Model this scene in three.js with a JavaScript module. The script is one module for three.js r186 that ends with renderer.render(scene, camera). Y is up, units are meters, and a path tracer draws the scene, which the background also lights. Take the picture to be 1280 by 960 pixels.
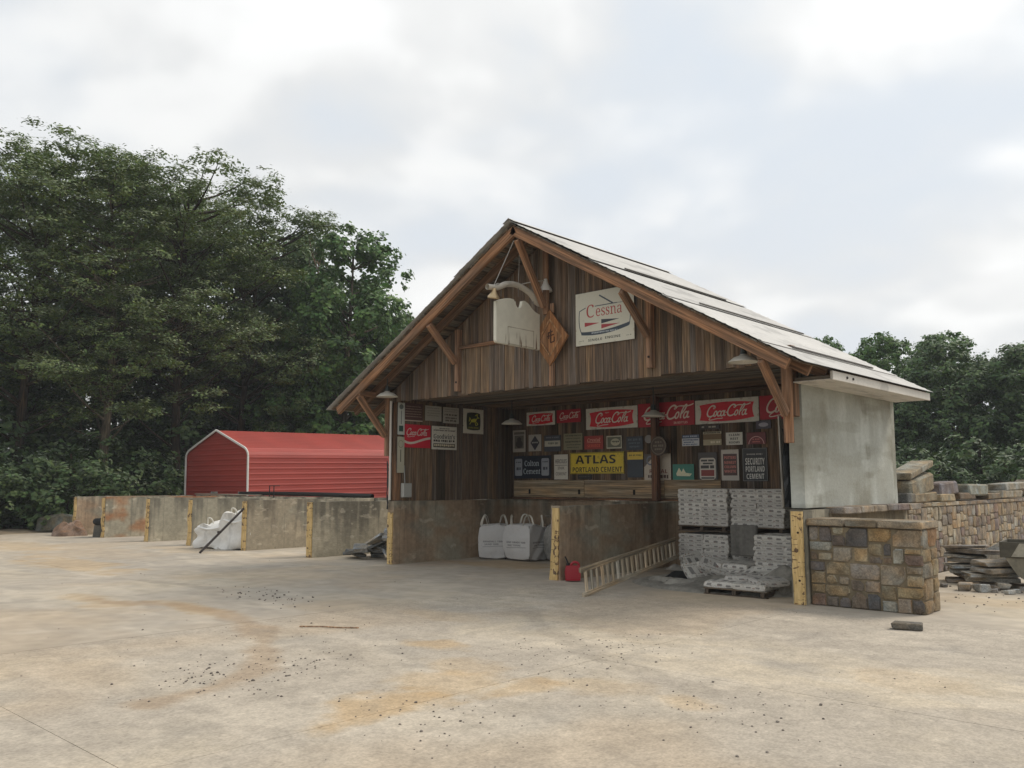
import * as THREE from 'three';
import { mergeGeometries } from 'three/addons/utils/BufferGeometryUtils.js';

// ---------------------------------------------------------------- camera, sky, sun, exposure
const scene = new THREE.Scene();
const renderer = new THREE.WebGLRenderer({ antialias: true });
renderer.toneMapping = THREE.LinearToneMapping;
renderer.toneMappingExposure = 1.36;
renderer.shadowMap.enabled = true;
const camera = new THREE.PerspectiveCamera(48.12, 4 / 3, 0.1, 900);
camera.position.set(16.383, 1.9, 13.346);
camera.lookAt(16.383 - 0.674, 1.9 + 0.1155, 13.346 - 0.729);

const sunDir = new THREE.Vector3(0.4, 0.95, -0.76).normalize();
const sun = new THREE.DirectionalLight(0xfff2e0, 1.5);
sun.position.copy(sunDir).multiplyScalar(90);
sun.castShadow = true;
sun.shadow.radius = 34;
sun.shadow.mapSize.set(2048, 2048);
Object.assign(sun.shadow.camera, { left: -45, right: 45, top: 45, bottom: -45, near: 1, far: 220 });
scene.add(sun, sun.target);
scene.fog = new THREE.FogExp2(0xd3d9de, 0.0007);

// ---------------------------------------------------------------- random numbers and noise
function rng(seed) {
  let a = seed >>> 0;
  return () => { a = (a + 0x6d2b79f5) >>> 0; let t = Math.imul(a ^ (a >>> 15), 1 | a); t = (t + Math.imul(t ^ (t >>> 7), 61 | t)) ^ t; return ((t ^ (t >>> 14)) >>> 0) / 4294967296; };
}
const lerp = (a, b, t) => a + (b - a) * t, clamp = (x, a = 0, b = 1) => (x < a ? a : x > b ? b : x);
const smooth = (a, b, x) => { const t = clamp((x - a) / (b - a)); return t * t * (3 - 2 * t); };
const hash2 = (i, j) => { let h = Math.imul(i, 374761393) + Math.imul(j, 668265263); h = Math.imul(h ^ (h >>> 13), 1274126177); return ((h ^ (h >>> 16)) >>> 0) / 4294967296; };
function noise(x, y) {
  const i = Math.floor(x), j = Math.floor(y); let u = x - i, v = y - j; u = u * u * (3 - 2 * u); v = v * v * (3 - 2 * v);
  const a = hash2(i, j), b = hash2(i + 1, j), c = hash2(i, j + 1), d = hash2(i + 1, j + 1);
  return a + (b - a) * u + (c - a) * v + (a - b - c + d) * u * v;
}
function fbm(x, y, n = 4) { let s = 0, a = 0.5, t = 0; for (let k = 0; k < n; k++) { s += a * noise(x, y); t += a; a *= 0.5; x = x * 2.03 + 17.3; y = y * 2.03 + 9.1; } return s / t; }
const mix3 = (a, b, t) => [a[0] + (b[0] - a[0]) * t, a[1] + (b[1] - a[1]) * t, a[2] + (b[2] - a[2]) * t];

{ // one sky of broken, hazy cloud; bright where the veiled sun stands
  const W = 1024, H = 512, data = new Float32Array(W * H * 4), s = sunDir;
  for (let j = 0; j < H; j++) {
    const el = ((j + 0.5) / H - 0.5) * Math.PI, y = Math.sin(el), c = Math.cos(el);
    for (let i = 0; i < W; i++) {
      const az = ((i + 0.5) / W - 0.5) * 2 * Math.PI, x = Math.cos(az) * c, z = Math.sin(az) * c;
      const k = 1 / (Math.max(y, 0) + 0.22), px = x * k * 1.5 + 5.2, pz = z * k * 1.5 + 3.1;
      const wx = fbm(px * 1.1 + 40, pz * 1.1, 4), wz = fbm(px * 1.1, pz * 1.1 + 80, 4);
      const n = fbm(px * 1.15 + wx * 1.3, pz * 1.15 + wz * 1.3, 6), m = fbm(px * 3.1 + wz * 1.2 + 20, pz * 3.1 - wx * 1.2, 5);
      const cover = smooth(0.3, 0.62, n * 0.6 + m * 0.4);
      const blue = mix3([0.535, 0.58, 0.635], [0.575, 0.6, 0.63], smooth(0.5, 0.02, y));
      let white = 0.6 + 0.12 * smooth(0.42, 0.72, m) + 0.06 * smooth(0.5, 0.75, n);
      const d = Math.max(0, x * s.x + y * s.y + z * s.z);
      const glow = 0.24 * Math.pow(d, 3) + 0.6 * Math.pow(d, 24);
      let col = mix3(blue, [white, white * 1.0, white * 0.99], cover * 0.85);
      const g = 1 + glow * (0.6 + 0.6 * cover);
      col = [col[0] * g, col[1] * g, col[2] * g * 0.995];
      const o = (j * W + i) * 4; data[o] = col[0]; data[o + 1] = col[1]; data[o + 2] = col[2]; data[o + 3] = 1;
    }
  }
  const t = new THREE.DataTexture(data, W, H, THREE.RGBAFormat, THREE.FloatType);
  t.mapping = THREE.EquirectangularReflectionMapping; t.magFilter = THREE.LinearFilter; t.minFilter = THREE.LinearFilter; t.needsUpdate = true;
  scene.background = t; scene.environment = t;
}

// ---------------------------------------------------------------- object helpers
const taken = new Map();
function numbered(n) { const k = taken.get(n) ?? 0; taken.set(n, k + 1); return k ? n + '_' + String(k).padStart(3, '0') : n; }
function shadow(o) { o.castShadow = true; o.receiveShadow = true; return o; }
function tag(o, label, category, group, kind) { o.userData = {}; if (label) o.userData.label = label; if (category) o.userData.category = category; if (group) o.userData.group = group; if (kind) o.userData.kind = kind; return o; }
function thing(name, label, category, pos = [0, 0, 0], turn = 0, group) {
  const o = new THREE.Group(); o.name = numbered(name); o.position.set(...pos); o.rotation.y = turn; tag(o, label, category, group); scene.add(o); return o;
}
function part(parent, name, geo, mat) { const m = shadow(new THREE.Mesh(geo, mat)); m.name = name; parent.add(m); return m; }
function sub(parent, name) { const g = new THREE.Group(); g.name = name; parent.add(g); return g; }
function single(name, label, category, geo, mat, group) { const m = shadow(new THREE.Mesh(geo, mat)); m.name = numbered(name); tag(m, label, category, group); scene.add(m); return m; }
function structure(name, geo, mat, label, category = 'ground') { const m = shadow(new THREE.Mesh(geo, mat)); m.name = numbered(name); tag(m, label, category, null, 'structure'); scene.add(m); return m; }
function copyOf(o, pos, turn, label, group) { const c = o.clone(); c.userData = { ...o.userData }; c.name = numbered(o.name.replace(/_\d{3}$/, '')); c.position.set(...pos); if (turn !== undefined) c.rotation.y = turn; if (label) c.userData.label = label; if (group) c.userData.group = group; scene.add(c); return c; }

// ---------------------------------------------------------------- geometry helpers
const R0 = rng(7);
function metricUV(g, grain = 'y', rnd = R0) { // uv in metres from position; v runs along the grain axis
  const p = g.attributes.position, n = g.attributes.normal, uv = new Float32Array(p.count * 2), ou = rnd() * 7, ov = rnd() * 11, gi = 'xyz'.indexOf(grain);
  for (let i = 0; i < p.count; i++) {
    const a = [Math.abs(n.getX(i)), Math.abs(n.getY(i)), Math.abs(n.getZ(i))], q = [p.getX(i), p.getY(i), p.getZ(i)];
    let d = a[0] > a[1] && a[0] > a[2] ? 0 : a[1] > a[2] ? 1 : 2;
    const rest = [0, 1, 2].filter((k) => k !== d); let v = rest.includes(gi) ? gi : rest[1], u = rest.find((k) => k !== v);
    uv[i * 2] = q[u] + ou; uv[i * 2 + 1] = q[v] + ov;
  }
  g.setAttribute('uv', new THREE.BufferAttribute(uv, 2)); return g;
}
function flat(tris, uvAxis = 'y') { // list of triangles [[x,y,z]x3] -> flat shaded geometry
  const a = new Float32Array(tris.length * 9); let o = 0; for (const t of tris) for (const v of t) { a[o++] = v[0]; a[o++] = v[1]; a[o++] = v[2]; }
  const g = new THREE.BufferGeometry(); g.setAttribute('position', new THREE.BufferAttribute(a, 3)); g.computeVertexNormals(); return metricUV(g, uvAxis);
}
function cbox(w, h, d, c = 0.006, grain = 'y', rnd = R0) { // box with chamfered edges, 44 triangles
  c = Math.min(c, w * 0.3, h * 0.3, d * 0.3);
  const e = [w / 2, h / 2, d / 2], V = (s, a) => [0, 1, 2].map((k) => s[k] * (k === a ? e[k] : e[k] - c)), T = [];
  const tri = (A, B, C) => { const ux = B[0] - A[0], uy = B[1] - A[1], uz = B[2] - A[2], vx = C[0] - A[0], vy = C[1] - A[1], vz = C[2] - A[2]; const nx = uy * vz - uz * vy, ny = uz * vx - ux * vz, nz = ux * vy - uy * vx; T.push(nx * (A[0] + B[0] + C[0]) + ny * (A[1] + B[1] + C[1]) + nz * (A[2] + B[2] + C[2]) > 0 ? [A, B, C] : [A, C, B]); };
  const quad = (A, B, C, D) => { tri(A, B, C); tri(A, C, D); };
  for (let a = 0; a < 3; a++) for (const s of [-1, 1]) { const b = (a + 1) % 3, k = (a + 2) % 3, q = (i, j) => { const r = [0, 0, 0]; r[a] = s; r[b] = i; r[k] = j; return V(r, a); }; quad(q(-1, -1), q(1, -1), q(1, 1), q(-1, 1)); }
  for (let a = 0; a < 3; a++) for (const i of [-1, 1]) for (const j of [-1, 1]) { const b = (a + 1) % 3, k = (a + 2) % 3, q = (m, f) => { const r = [0, 0, 0]; r[a] = m; r[b] = i; r[k] = j; return V(r, f); }; quad(q(-1, b), q(1, b), q(1, k), q(-1, k)); }
  for (const i of [-1, 1]) for (const j of [-1, 1]) for (const k of [-1, 1]) tri(V([i, j, k], 0), V([i, j, k], 1), V([i, j, k], 2));
  const arr = new Float32Array(T.length * 9); let o = 0; for (const t of T) for (const v of t) { arr[o++] = v[0]; arr[o++] = v[1]; arr[o++] = v[2]; }
  const g = new THREE.BufferGeometry(); g.setAttribute('position', new THREE.BufferAttribute(arr, 3)); g.computeVertexNormals();
  return metricUV(g, grain, rnd);
}
const boxAt = (x0, x1, y0, y1, z0, z1, c = 0.006, grain = 'y') => cbox(x1 - x0, y1 - y0, z1 - z0, c, grain).translate((x0 + x1) / 2, (y0 + y1) / 2, (z0 + z1) / 2);
function beam(p, q, w, h, c = 0.006, side = [0, 0, 1]) { // beam from p to q; w along side, h across
  const a = new THREE.Vector3(...p), b = new THREE.Vector3(...q), y = b.clone().sub(a), L = y.length(); y.normalize();
  const x = new THREE.Vector3(...side); x.addScaledVector(y, -x.dot(y)).normalize(); const z = new THREE.Vector3().crossVectors(x, y);
  const m = new THREE.Matrix4().makeBasis(x, y, z); m.setPosition(a.add(b).multiplyScalar(0.5));
  return cbox(w, L, h, c, 'y').applyMatrix4(m);
}
function tube(pts, r, seg = 8, rad = 6) { return new THREE.TubeGeometry(new THREE.CatmullRomCurve3(pts.map((p) => new THREE.Vector3(...p))), seg, r, rad, false); }
function rot(g, x = 0, y = 0, z = 0) { return g.applyMatrix4(new THREE.Matrix4().makeRotationFromEuler(new THREE.Euler(x, y, z))); }
function rough(g, amp, f, seed = 0) { // push vertices about so that edges are not machine straight
  const p = g.attributes.position;
  for (let i = 0; i < p.count; i++) { const x = p.getX(i), y = p.getY(i), z = p.getZ(i), q = Math.round(x * 500) * 0.13 + seed; p.setXYZ(i, x + amp * (noise(y * f + q * 0.01 + 3, z * f + seed) - 0.5) * 2, y + amp * (noise(x * f + seed + 31, z * f + 7) - 0.5) * 2, z + amp * (noise(x * f + 11, y * f + seed + 53) - 0.5) * 2); }
  g.computeVertexNormals(); return g;
}
function stoneGeo(w, h, d, seed, jit = 0.12) { // uneven quarried block: corners pulled in at random
  const r = rng(seed), g = cbox(w, h, d, Math.min(w, h, d) * 0.13, 'x', r), p = g.attributes.position, m = new Map();
  for (let i = 0; i < p.count; i++) {
    const k = (p.getX(i) > 0 ? 1 : 0) + (p.getY(i) > 0 ? 2 : 0) + (p.getZ(i) > 0 ? 4 : 0); if (!m.has(k)) m.set(k, [1 - r() * jit, 1 - r() * jit, 1 - r() * jit, (r() - 0.5) * jit * h * 0.5]);
    const q = m.get(k); p.setXYZ(i, p.getX(i) * q[0], p.getY(i) * q[1] + q[3], p.getZ(i) * q[2]);
  }
  g.computeVertexNormals(); return g;
}

// ---------------------------------------------------------------- textures and materials
function tex(W, H, fn, { srgb = true, sx = 1, sy = 1, wrap = true } = {}) {
  const d = new Uint8Array(W * H * 4);
  for (let j = 0; j < H; j++) for (let i = 0; i < W; i++) { const c = fn(i / W, j / H, i, j), o = (j * W + i) * 4; d[o] = clamp(c[0]) * 255; d[o + 1] = clamp(c[1]) * 255; d[o + 2] = clamp(c[2]) * 255; d[o + 3] = 255; }
  const t = new THREE.DataTexture(d, W, H); t.colorSpace = srgb ? THREE.SRGBColorSpace : THREE.NoColorSpace; t.magFilter = THREE.LinearFilter; t.minFilter = THREE.LinearMipmapLinearFilter; t.generateMipmaps = true;
  if (wrap) t.wrapS = t.wrapT = THREE.RepeatWrapping; t.repeat.set(1 / sx, 1 / sy); t.needsUpdate = true; return t;
}
// noise that tiles over n cells
function tnoise(x, y, nx, ny, s) { const i = Math.floor(x), j = Math.floor(y); let u = x - i, v = y - j; u = u * u * (3 - 2 * u); v = v * v * (3 - 2 * v); const h = (a, b) => hash2((((a % nx) + nx) % nx) + s * 131, (((b % ny) + ny) % ny) + s * 57); const a = h(i, j), b = h(i + 1, j), c = h(i, j + 1), d = h(i + 1, j + 1); return a + (b - a) * u + (c - a) * v + (a - b - c + d) * u * v; }
function tfbm(u, v, nx, ny, s, o = 4) { let r = 0, a = 0.5, t = 0; for (let k = 0; k < o; k++) { r += a * tnoise(u * nx, v * ny, nx, ny, s + k * 7); t += a; a *= 0.5; nx *= 2; ny *= 2; } return r / t; }
const gray = (v) => [v, v, v];
const woodMap = tex(256, 1024, (u, v) => { const g = tfbm(u, v, 40, 3, 1, 3), f = tfbm(u, v, 8, 2, 5, 4), k = tfbm(u, v, 90, 12, 9, 2), crack = smooth(0.78, 0.86, tfbm(u, v, 30, 2, 21, 2)); const w = 0.74 + 0.5 * (g - 0.5) + 0.5 * (f - 0.5) + 0.28 * (k - 0.5) - 0.35 * crack; const hue = tfbm(u, v, 4, 3, 33, 3) - 0.5; return [w * (1 + 0.16 * hue), w, w * (1 - 0.2 * hue)]; }, { sx: 0.5, sy: 2.2 });
const woodBump = tex(256, 1024, (u, v) => gray(0.5 + 0.7 * (tfbm(u, v, 40, 3, 1, 3) - 0.5) - 0.6 * smooth(0.78, 0.86, tfbm(u, v, 30, 2, 21, 2))), { srgb: false, sx: 0.5, sy: 2.2 });
const concMap = tex(512, 512, (u, v) => { const a = tfbm(u, v, 5, 5, 2, 5), b = tfbm(u, v, 60, 60, 8, 3), st = tfbm(u, v, 26, 2, 14, 4); const w = 0.8 + 0.36 * (a - 0.5) + 0.16 * (b - 0.5) + 0.2 * (st - 0.5); return [w, w * 0.99, w * 0.96]; }, { sx: 2.6, sy: 2.6 });
const grainBump = tex(512, 512, (u, v) => gray(0.5 + 0.6 * (tfbm(u, v, 24, 24, 3, 5) - 0.5) + 0.4 * (tfbm(u, v, 110, 110, 6, 2) - 0.5)), { srgb: false, sx: 1.2, sy: 1.2 });
const stoneMap = tex(512, 512, (u, v) => { const a = tfbm(u, v, 7, 7, 4, 6), b = tfbm(u, v, 70, 70, 11, 3), h = tfbm(u, v, 4, 4, 19, 3) - 0.5; const w = 0.76 + 0.5 * (a - 0.5) + 0.3 * (b - 0.5); return [w * (1 + 0.22 * h), w, w * (1 - 0.3 * h)]; }, { sx: 1.1, sy: 1.1 });
const barkMap = tex(256, 256, (u, v) => { const a = tfbm(u, v, 14, 3, 4, 4), w = 0.45 + 0.9 * (a - 0.4); return [w, w * 0.95, w * 0.88]; }, { sx: 0.6, sy: 1.2 });
const M = (hex, o = {}) => { const m = new THREE.MeshStandardMaterial({ color: hex, roughness: 0.85, ...o }); return m; };
const wood = (hex, o = {}) => M(hex, { map: woodMap, bumpMap: woodBump, bumpScale: 0.004, roughness: 0.9, ...o });
const stone = (hex, o = {}) => M(hex, { map: stoneMap, bumpMap: grainBump, bumpScale: 0.012, roughness: 0.95, ...o });

// ================================================================ GROUND
const stains = [ // clay dust and washed patches lying on the yard: x, z, radii, strength (orange)
  [8.54, 6.2, 0.5, 0.42, 0.85], [10.35, 8.45, 0.45, 0.75, 1.0], [10.1, 7.5, 0.7, 0.5, 0.6], [9.6, 6.9, 0.6, 0.4, 0.45], [10.8, 7.1, 0.3, 0.5, 0.7], [12.2, 6.6, 0.35, 0.25, 0.55], [11.2, 6.6, 0.6, 0.4, 0.4],
  [-5.5, 5.2, 3.0, 0.9, 0.75], [1.5, 7.4, 1.6, 0.45, 0.6], [3.4, 6.7, 1.2, 0.3, 0.75], [2.2, -1.9, 1.8, 1.0, 0.85], [7.0, 4.6, 0.8, 0.4, 0.3], [-8, 1.2, 2.5, 0.7, 0.35], [13.4, 4.4, 0.8, 0.5, 0.3], [12.6, -2.5, 1.5, 0.8, 0.4], [-13, 4, 3, 1.3, 0.55],
];
const arc = [[1.2, 7.3], [1.9, 7.26], [3.2, 6.69], [4.3, 6.6], [5.16, 6.84], [6.1, 7.1], [6.79, 7.45], [7.5, 7.9], [8.2, 8.36], [8.6, 9.0], [8.8, 9.8]];
function arcDist(x, z) { let b = 9; for (let i = 0; i + 1 < arc.length; i++) { const [ax, az] = arc[i], [bx, bz] = arc[i + 1], dx = bx - ax, dz = bz - az, t = clamp(((x - ax) * dx + (z - az) * dz) / (dx * dx + dz * dz)); const d = Math.hypot(x - ax - t * dx, z - az - t * dz); if (d < b) b = d; } return b; }
function yardColor(x, z, fine) {
  const a = fbm(x * 0.45 + 3, z * 0.45 + 8, 5), b = fbm(x * 1.3 + 30, z * 1.3, 5), c = fbm(x * 0.18 + 70, z * 0.18 + 20, 3), e = fbm(x * 5.1, z * 5.1 + 40, 4);
  let col = [0.66, 0.622, 0.565];
  col = mix3(col, [0.715, 0.668, 0.59], smooth(0.44, 0.64, a * 0.6 + b * 0.4));       // pale dust
  col = mix3(col, [0.6, 0.572, 0.53], smooth(0.5, 0.68, b * 0.5 + c * 0.5) * 0.7); // bare worn concrete
  col = mix3(col, [0.74, 0.7, 0.635], smooth(0.56, 0.66, fbm(x * 0.9 + 60, z * 2.1 + 5, 4)) * 0.45);
  col = mix3(col, [0.69, 0.585, 0.455], smooth(0.5, 0.68, fbm(x * 0.33 + 11, z * 0.33 + 51, 4)) * 0.25);
  const w = (b - 0.5) * 1.7 + (e - 0.5) * 0.7;
  for (const [sx, sz, rx, rz, k] of stains) { const d = Math.hypot((x - sx) / rx, (z - sz) / rz); if (d < 2) col = mix3(col, [0.73, 0.595, 0.41], k * 0.5 * smooth(1.15, 0.45, d + w * 0.9)); }
  const ad = arcDist(x, z); if (ad < 0.6) col = mix3(col, [0.58, 0.475, 0.36], 0.4 * smooth(0.3, 0.05, ad + w * 0.22));
  const t1 = Math.abs(Math.hypot(x - 6, z - 13) - 6.1), t2 = Math.abs(Math.hypot(x - 15, z + 4) - 10.5), t3 = Math.abs(Math.hypot(x - 1, z - 14) - 8.7); // tyre dust tracks
  for (const t of [t1, t2, t3]) if (t < 0.5) col = mix3(col, [0.545, 0.51, 0.46], 0.32 * smooth(0.22, 0.1, t + w * 0.14) * smooth(0.42, 0.55, a));
  const l = 1 + 0.16 * (e - 0.5);
  return [col[0] * l, col[1] * l, col[2] * l];
}
const NX0 = 5.4, NX1 = 15.6, NZ0 = 0.5, NZ1 = 15.8, FX0 = -25.2, FX1 = 25.8, FZ0 = -19.9, FZ1 = 20.9;
const farMap = tex(1275, 1020, (u, v) => yardColor(lerp(FX0, FX1, u), lerp(FZ0, FZ1, v)), { wrap: false });
const nearMap = (() => { // coarse colours first, then the fine grain of the concrete over them
  const n = 700, q = new Float32Array(n * n * 3); for (let j = 0; j < n; j++) for (let i = 0; i < n; i++) q.set(yardColor(lerp(NX0, NX1, i / (n - 1)), lerp(NZ0, NZ1, j / (n - 1))), (j * n + i) * 3);
  const gr = 512, grit = new Float32Array(gr * gr); for (let j = 0; j < gr; j++) for (let i = 0; i < gr; i++) grit[j * gr + i] = 0.12 * (tfbm(i / gr, j / gr, 85, 85, 51, 2) - 0.5) + 0.14 * (tnoise(i / 2, j / 2, 256, 256, 61) - 0.5) - (tnoise(i / 4.6, j / 4.6, 111, 111, 71) > 0.93 ? 0.1 : 0);
  return tex(1536, 2048, (u, v, i, j) => { const x = u * (n - 1), y = v * (n - 1), a = x | 0, b = y | 0, fx = x - a, fy = y - b, o = (b * n + a) * 3, l = 1 + grit[(j % gr) * gr + (i % gr)], c = (k) => (lerp(lerp(q[o + k], q[o + 3 + k], fx), lerp(q[o + n * 3 + k], q[o + n * 3 + 3 + k], fx), fy)) * l; return [c(0), c(1), c(2)]; }, { wrap: false });
})();
const yardBump = tex(512, 512, (u, v) => gray(0.5 + 0.7 * (tfbm(u, v, 9, 9, 3, 5) - 0.5) + 0.5 * (tfbm(u, v, 80, 80, 6, 2) - 0.5)), { srgb: false });
yardBump.repeat.set(7, 7);
const nearYard = M(0xffffff, { map: nearMap, bumpMap: yardBump, bumpScale: 0.006, roughness: 0.93 });
const farYard = M(0xffffff, { map: farMap, roughness: 0.93 });

const litterMap = tex(512, 512, (u, v) => { const a = tfbm(u, v, 6, 6, 2, 5), b = tfbm(u, v, 90, 90, 9, 2); const w = 0.3 + 0.25 * (a - 0.5) + 0.2 * (b - 0.5); return [w * 1.08, w, w * 0.78]; }, { sx: 1, sy: 1 });
litterMap.repeat.set(80, 80);
structure('ground', new THREE.PlaneGeometry(700, 700).rotateX(-Math.PI / 2).translate(0, -0.06, 0), M(0xc8c0b0, { map: litterMap, roughness: 1 }), 'dark leaf-littered earth under the trees beyond the yard');
{
  const yard = new THREE.Group(); yard.name = 'concrete_yard'; tag(yard, 'pale dusty concrete yard of large slabs with clay stains', 'yard', null, 'structure'); scene.add(yard);
  const xs = []; for (let x = -20.1; x < 26; x += 5.1) xs.push(x); const zs = []; for (let z = -19.9; z < 21; z += 5.1) zs.push(z);
  for (let i = 0; i + 1 < xs.length; i++) for (let j = 0; j + 1 < zs.length; j++) {
    const x0 = xs[i], x1 = xs[i + 1], z0 = zs[j], z1 = zs[j + 1]; if (z1 < -9 && x1 < 5) continue;
    const near = x0 > NX0 - 0.1 && x1 < NX1 + 0.1 && z0 > NZ0 - 0.1 && z1 < NZ1 + 0.1, g = 0.0035, r = rng(i * 50 + j), dy = () => (r() - 0.5) * 0.004;
    const A = [x0 + g, dy(), z0 + g], B = [x1 - g, dy(), z0 + g], C = [x1 - g, dy(), z1 - g], D = [x0 + g, dy(), z1 - g], low = (p) => [p[0], -0.04, p[2]];
    const geo = flat([[A, C, B], [A, D, C], [A, B, low(B)], [A, low(B), low(A)], [B, C, low(C)], [B, low(C), low(B)], [C, D, low(D)], [C, low(D), low(C)], [D, A, low(A)], [D, low(A), low(D)]]);
    const p = geo.attributes.position, uv = geo.attributes.uv;
    for (let k = 0; k < p.count; k++) near ? uv.setXY(k, (p.getX(k) - NX0) / (NX1 - NX0), (p.getZ(k) - NZ0) / (NZ1 - NZ0)) : uv.setXY(k, (p.getX(k) - FX0) / (FX1 - FX0), (p.getZ(k) - FZ0) / (FZ1 - FZ0));
    part(yard, 'slab', geo, near ? nearYard : farYard);
  }
}
{ // dirt margin where the slab ends at the wood
  const g = new THREE.PlaneGeometry(7, 46, 28, 92).rotateX(-Math.PI / 2).translate(-22.6, -0.01, -2), p = g.attributes.position;
  for (let i = 0; i < p.count; i++) { const x = p.getX(i), z = p.getZ(i); p.setY(i, x > -20.3 ? -0.03 : -0.02 + 0.22 * fbm(x * 0.7, z * 0.7, 3) * smooth(-20.3, -22, x)); }
  g.computeVertexNormals(); metricUV(g);
  const m = tex(256, 256, (u, v) => { const a = tfbm(u, v, 5, 5, 31, 5), w = 0.5 + 0.4 * (a - 0.5); return [w * 1.05, w * 0.95, w * 0.8]; }, { sx: 3, sy: 3 });
  structure('dirt_margin', g, M(0xffffff, { map: m, roughness: 1 }), 'strip of bare brown dirt between the concrete and the wood', 'dirt');
}
{ // loose gravel nobody could count
  const r = rng(99), gs = [], base = [0, 1, 2, 3].map((k) => { const g = new THREE.DodecahedronGeometry(1, 0); const p = g.attributes.position, m = new Map(); const q = rng(k + 5); for (let i = 0; i < p.count; i++) { const key = [p.getX(i), p.getY(i), p.getZ(i)].map((x) => x.toFixed(2)).join(); if (!m.has(key)) m.set(key, 0.7 + 0.5 * q()); const s = m.get(key); p.setXYZ(i, p.getX(i) * s, p.getY(i) * s * 0.6, p.getZ(i) * s); } g.computeVertexNormals(); return g; });
  const put = (x, z, s) => { const g = base[(r() * 4) | 0].clone(); rot(g, 0, r() * 6.3, 0); g.scale(s, s, s); g.translate(x, s * 0.35, z); const t = 0.55 + 0.5 * r(), c = new Float32Array(g.attributes.position.count * 3); for (let i = 0; i < c.length; i += 3) { c[i] = 0.2 * t; c[i + 1] = 0.175 * t; c[i + 2] = 0.15 * t; } g.setAttribute('color', new THREE.BufferAttribute(c, 3)); gs.push(g); };
  const n = () => (r() + r() + r() - 1.5) * 1.2;
  for (let k = 0; k < 130; k++) put(8.35 + n() * 0.75, 8.7 + n() * 0.9, 0.006 + 0.014 * r() * r());
  for (let k = 0; k < 60; k++) put(7.6 + n() * 1.6, 7.6 + n() * 1.4, 0.006 + 0.012 * r() * r());
  for (let k = 0; k < 120; k++) put(10.2 + n() * 0.8, 5.2 + n() * 1.1, 0.006 + 0.011 * r() * r());
  for (let k = 0; k < 60; k++) put(12.6 + n() * 1.0, 6.6 + n() * 0.9, 0.006 + 0.013 * r() * r());
  for (let k = 0; k < 55; k++) put(10.9 + n() * 0.9, 8.4 + n() * 0.6, 0.006 + 0.013 * r() * r());
  for (let k = 0; k < 220; k++) put(lerp(-4, 16, r()), lerp(0.4, 11.5, r()), 0.005 + 0.012 * r() * r() * r());
  for (let k = 0; k < 50; k++) put(12.4 + n() * 1.0, -3.2 + n() * 1.3, 0.01 + 0.02 * r() * r());
  for (let k = 0; k < 60; k++) put(3.2 + n() * 1.5, 5.2 + n() * 0.5, 0.01 + 0.016 * r() * r());
  const m = shadow(new THREE.Mesh(mergeGeometries(gs), M(0xffffff, { vertexColors: true, roughness: 1 }))); m.name = 'gravel'; tag(m, 'loose dark gravel scattered over the pale concrete yard', 'gravel', null, 'stuff'); scene.add(m);
}
{
  const g = stoneGeo(0.42, 0.1, 0.2, 4, 0.3); rot(g, 0, 0.35, 0); single('flat_stone', 'flat grey stone lying alone on the concrete before the stone wing wall', 'stone', g.translate(12.33, 0.05, 1.3), stone(0x8f877a));
  const s = tube([[6.3, 0.012, 6.62], [6.55, 0.016, 6.44], [6.75, 0.012, 6.32], [6.98, 0.014, 6.16]], 0.009, 10, 5); single('stick', 'thin brown stick lying on the bare concrete yard', 'stick', s, wood(0xbd9a7a));
}
const sheetMap = tex(512, 512, (u, v) => { const w = 0.93 + 0.1 * (tfbm(u, v, 6, 6, 3, 5) - 0.5) + 0.05 * (tfbm(u, v, 60, 60, 8, 2) - 0.5) - 0.1 * smooth(0.62, 0.72, tfbm(u, v, 9, 4, 17, 4)); return [w, w * 0.995, w * 0.985]; }, { sx: 3, sy: 3 });
// ================================================================ STORAGE BINS
function wallTexture(seed, clay, tone = 1) { // form-cast concrete with rain streaks and clay splashes, 4.6 m x 1.5 m
  return tex(512, 192, (u, v) => {
    const x = u * 4.6 + seed * 9, y = v * 1.5, a = fbm(x * 1.1, y * 1.6 + seed, 5), f = fbm(x * 14, y * 14, 3), s = fbm(x * 7 + 5, y * 0.55 + seed * 3, 4), s2 = fbm(x * 2.1 + 40, y * 0.7, 4);
    let c = [0.6, 0.575, 0.505]; c = mix3(c, [0.68, 0.645, 0.565], smooth(0.45, 0.65, a));
    const run = smooth(0.44, 0.66, s * 0.35 + s2 * 0.4 + a * 0.25 + (v - 0.6) * 0.2); c = mix3(c, [0.37, 0.355, 0.315], run * 0.8);
    c = mix3(c, [0.76, 0.73, 0.66], smooth(0.71, 0.76, fbm(x * 3 + 90, y * 6 + seed, 4)) * 0.5);
    if (clay) c = mix3(c, [0.6, 0.42, 0.29], clay * smooth(0.36, 0.6, fbm(x * 0.9 + seed * 5, y * 1.2, 4) + (0.6 - v) * 0.14));
    const line = Math.min(Math.abs(((x * 1.0) % 1.22) - 0.61), 1) < 0.008 ? 0.86 : 1, l = tone * line * (1 + 0.2 * (f - 0.5)) * (noise(x * 38, y * 38) > 0.95 ? 0.8 : 1);
    return [c[0] * l, c[1] * l, c[2] * l];
  });
}
const wallMats = [0, 0.1, 0.0, 0.95, 0.35].map((clay, k) => M(0xffffff, { map: wallTexture(k + 1, clay), bumpMap: grainBump, bumpScale: 0.008, roughness: 0.95 }));
function faceUV(g, ax, L, H) { const p = g.attributes.position, uv = g.attributes.uv; for (let i = 0; i < p.count; i++) uv.setXY(i, (ax === 'z' ? p.getZ(i) : p.getX(i)) / L, p.getY(i) / H); return g; }
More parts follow.
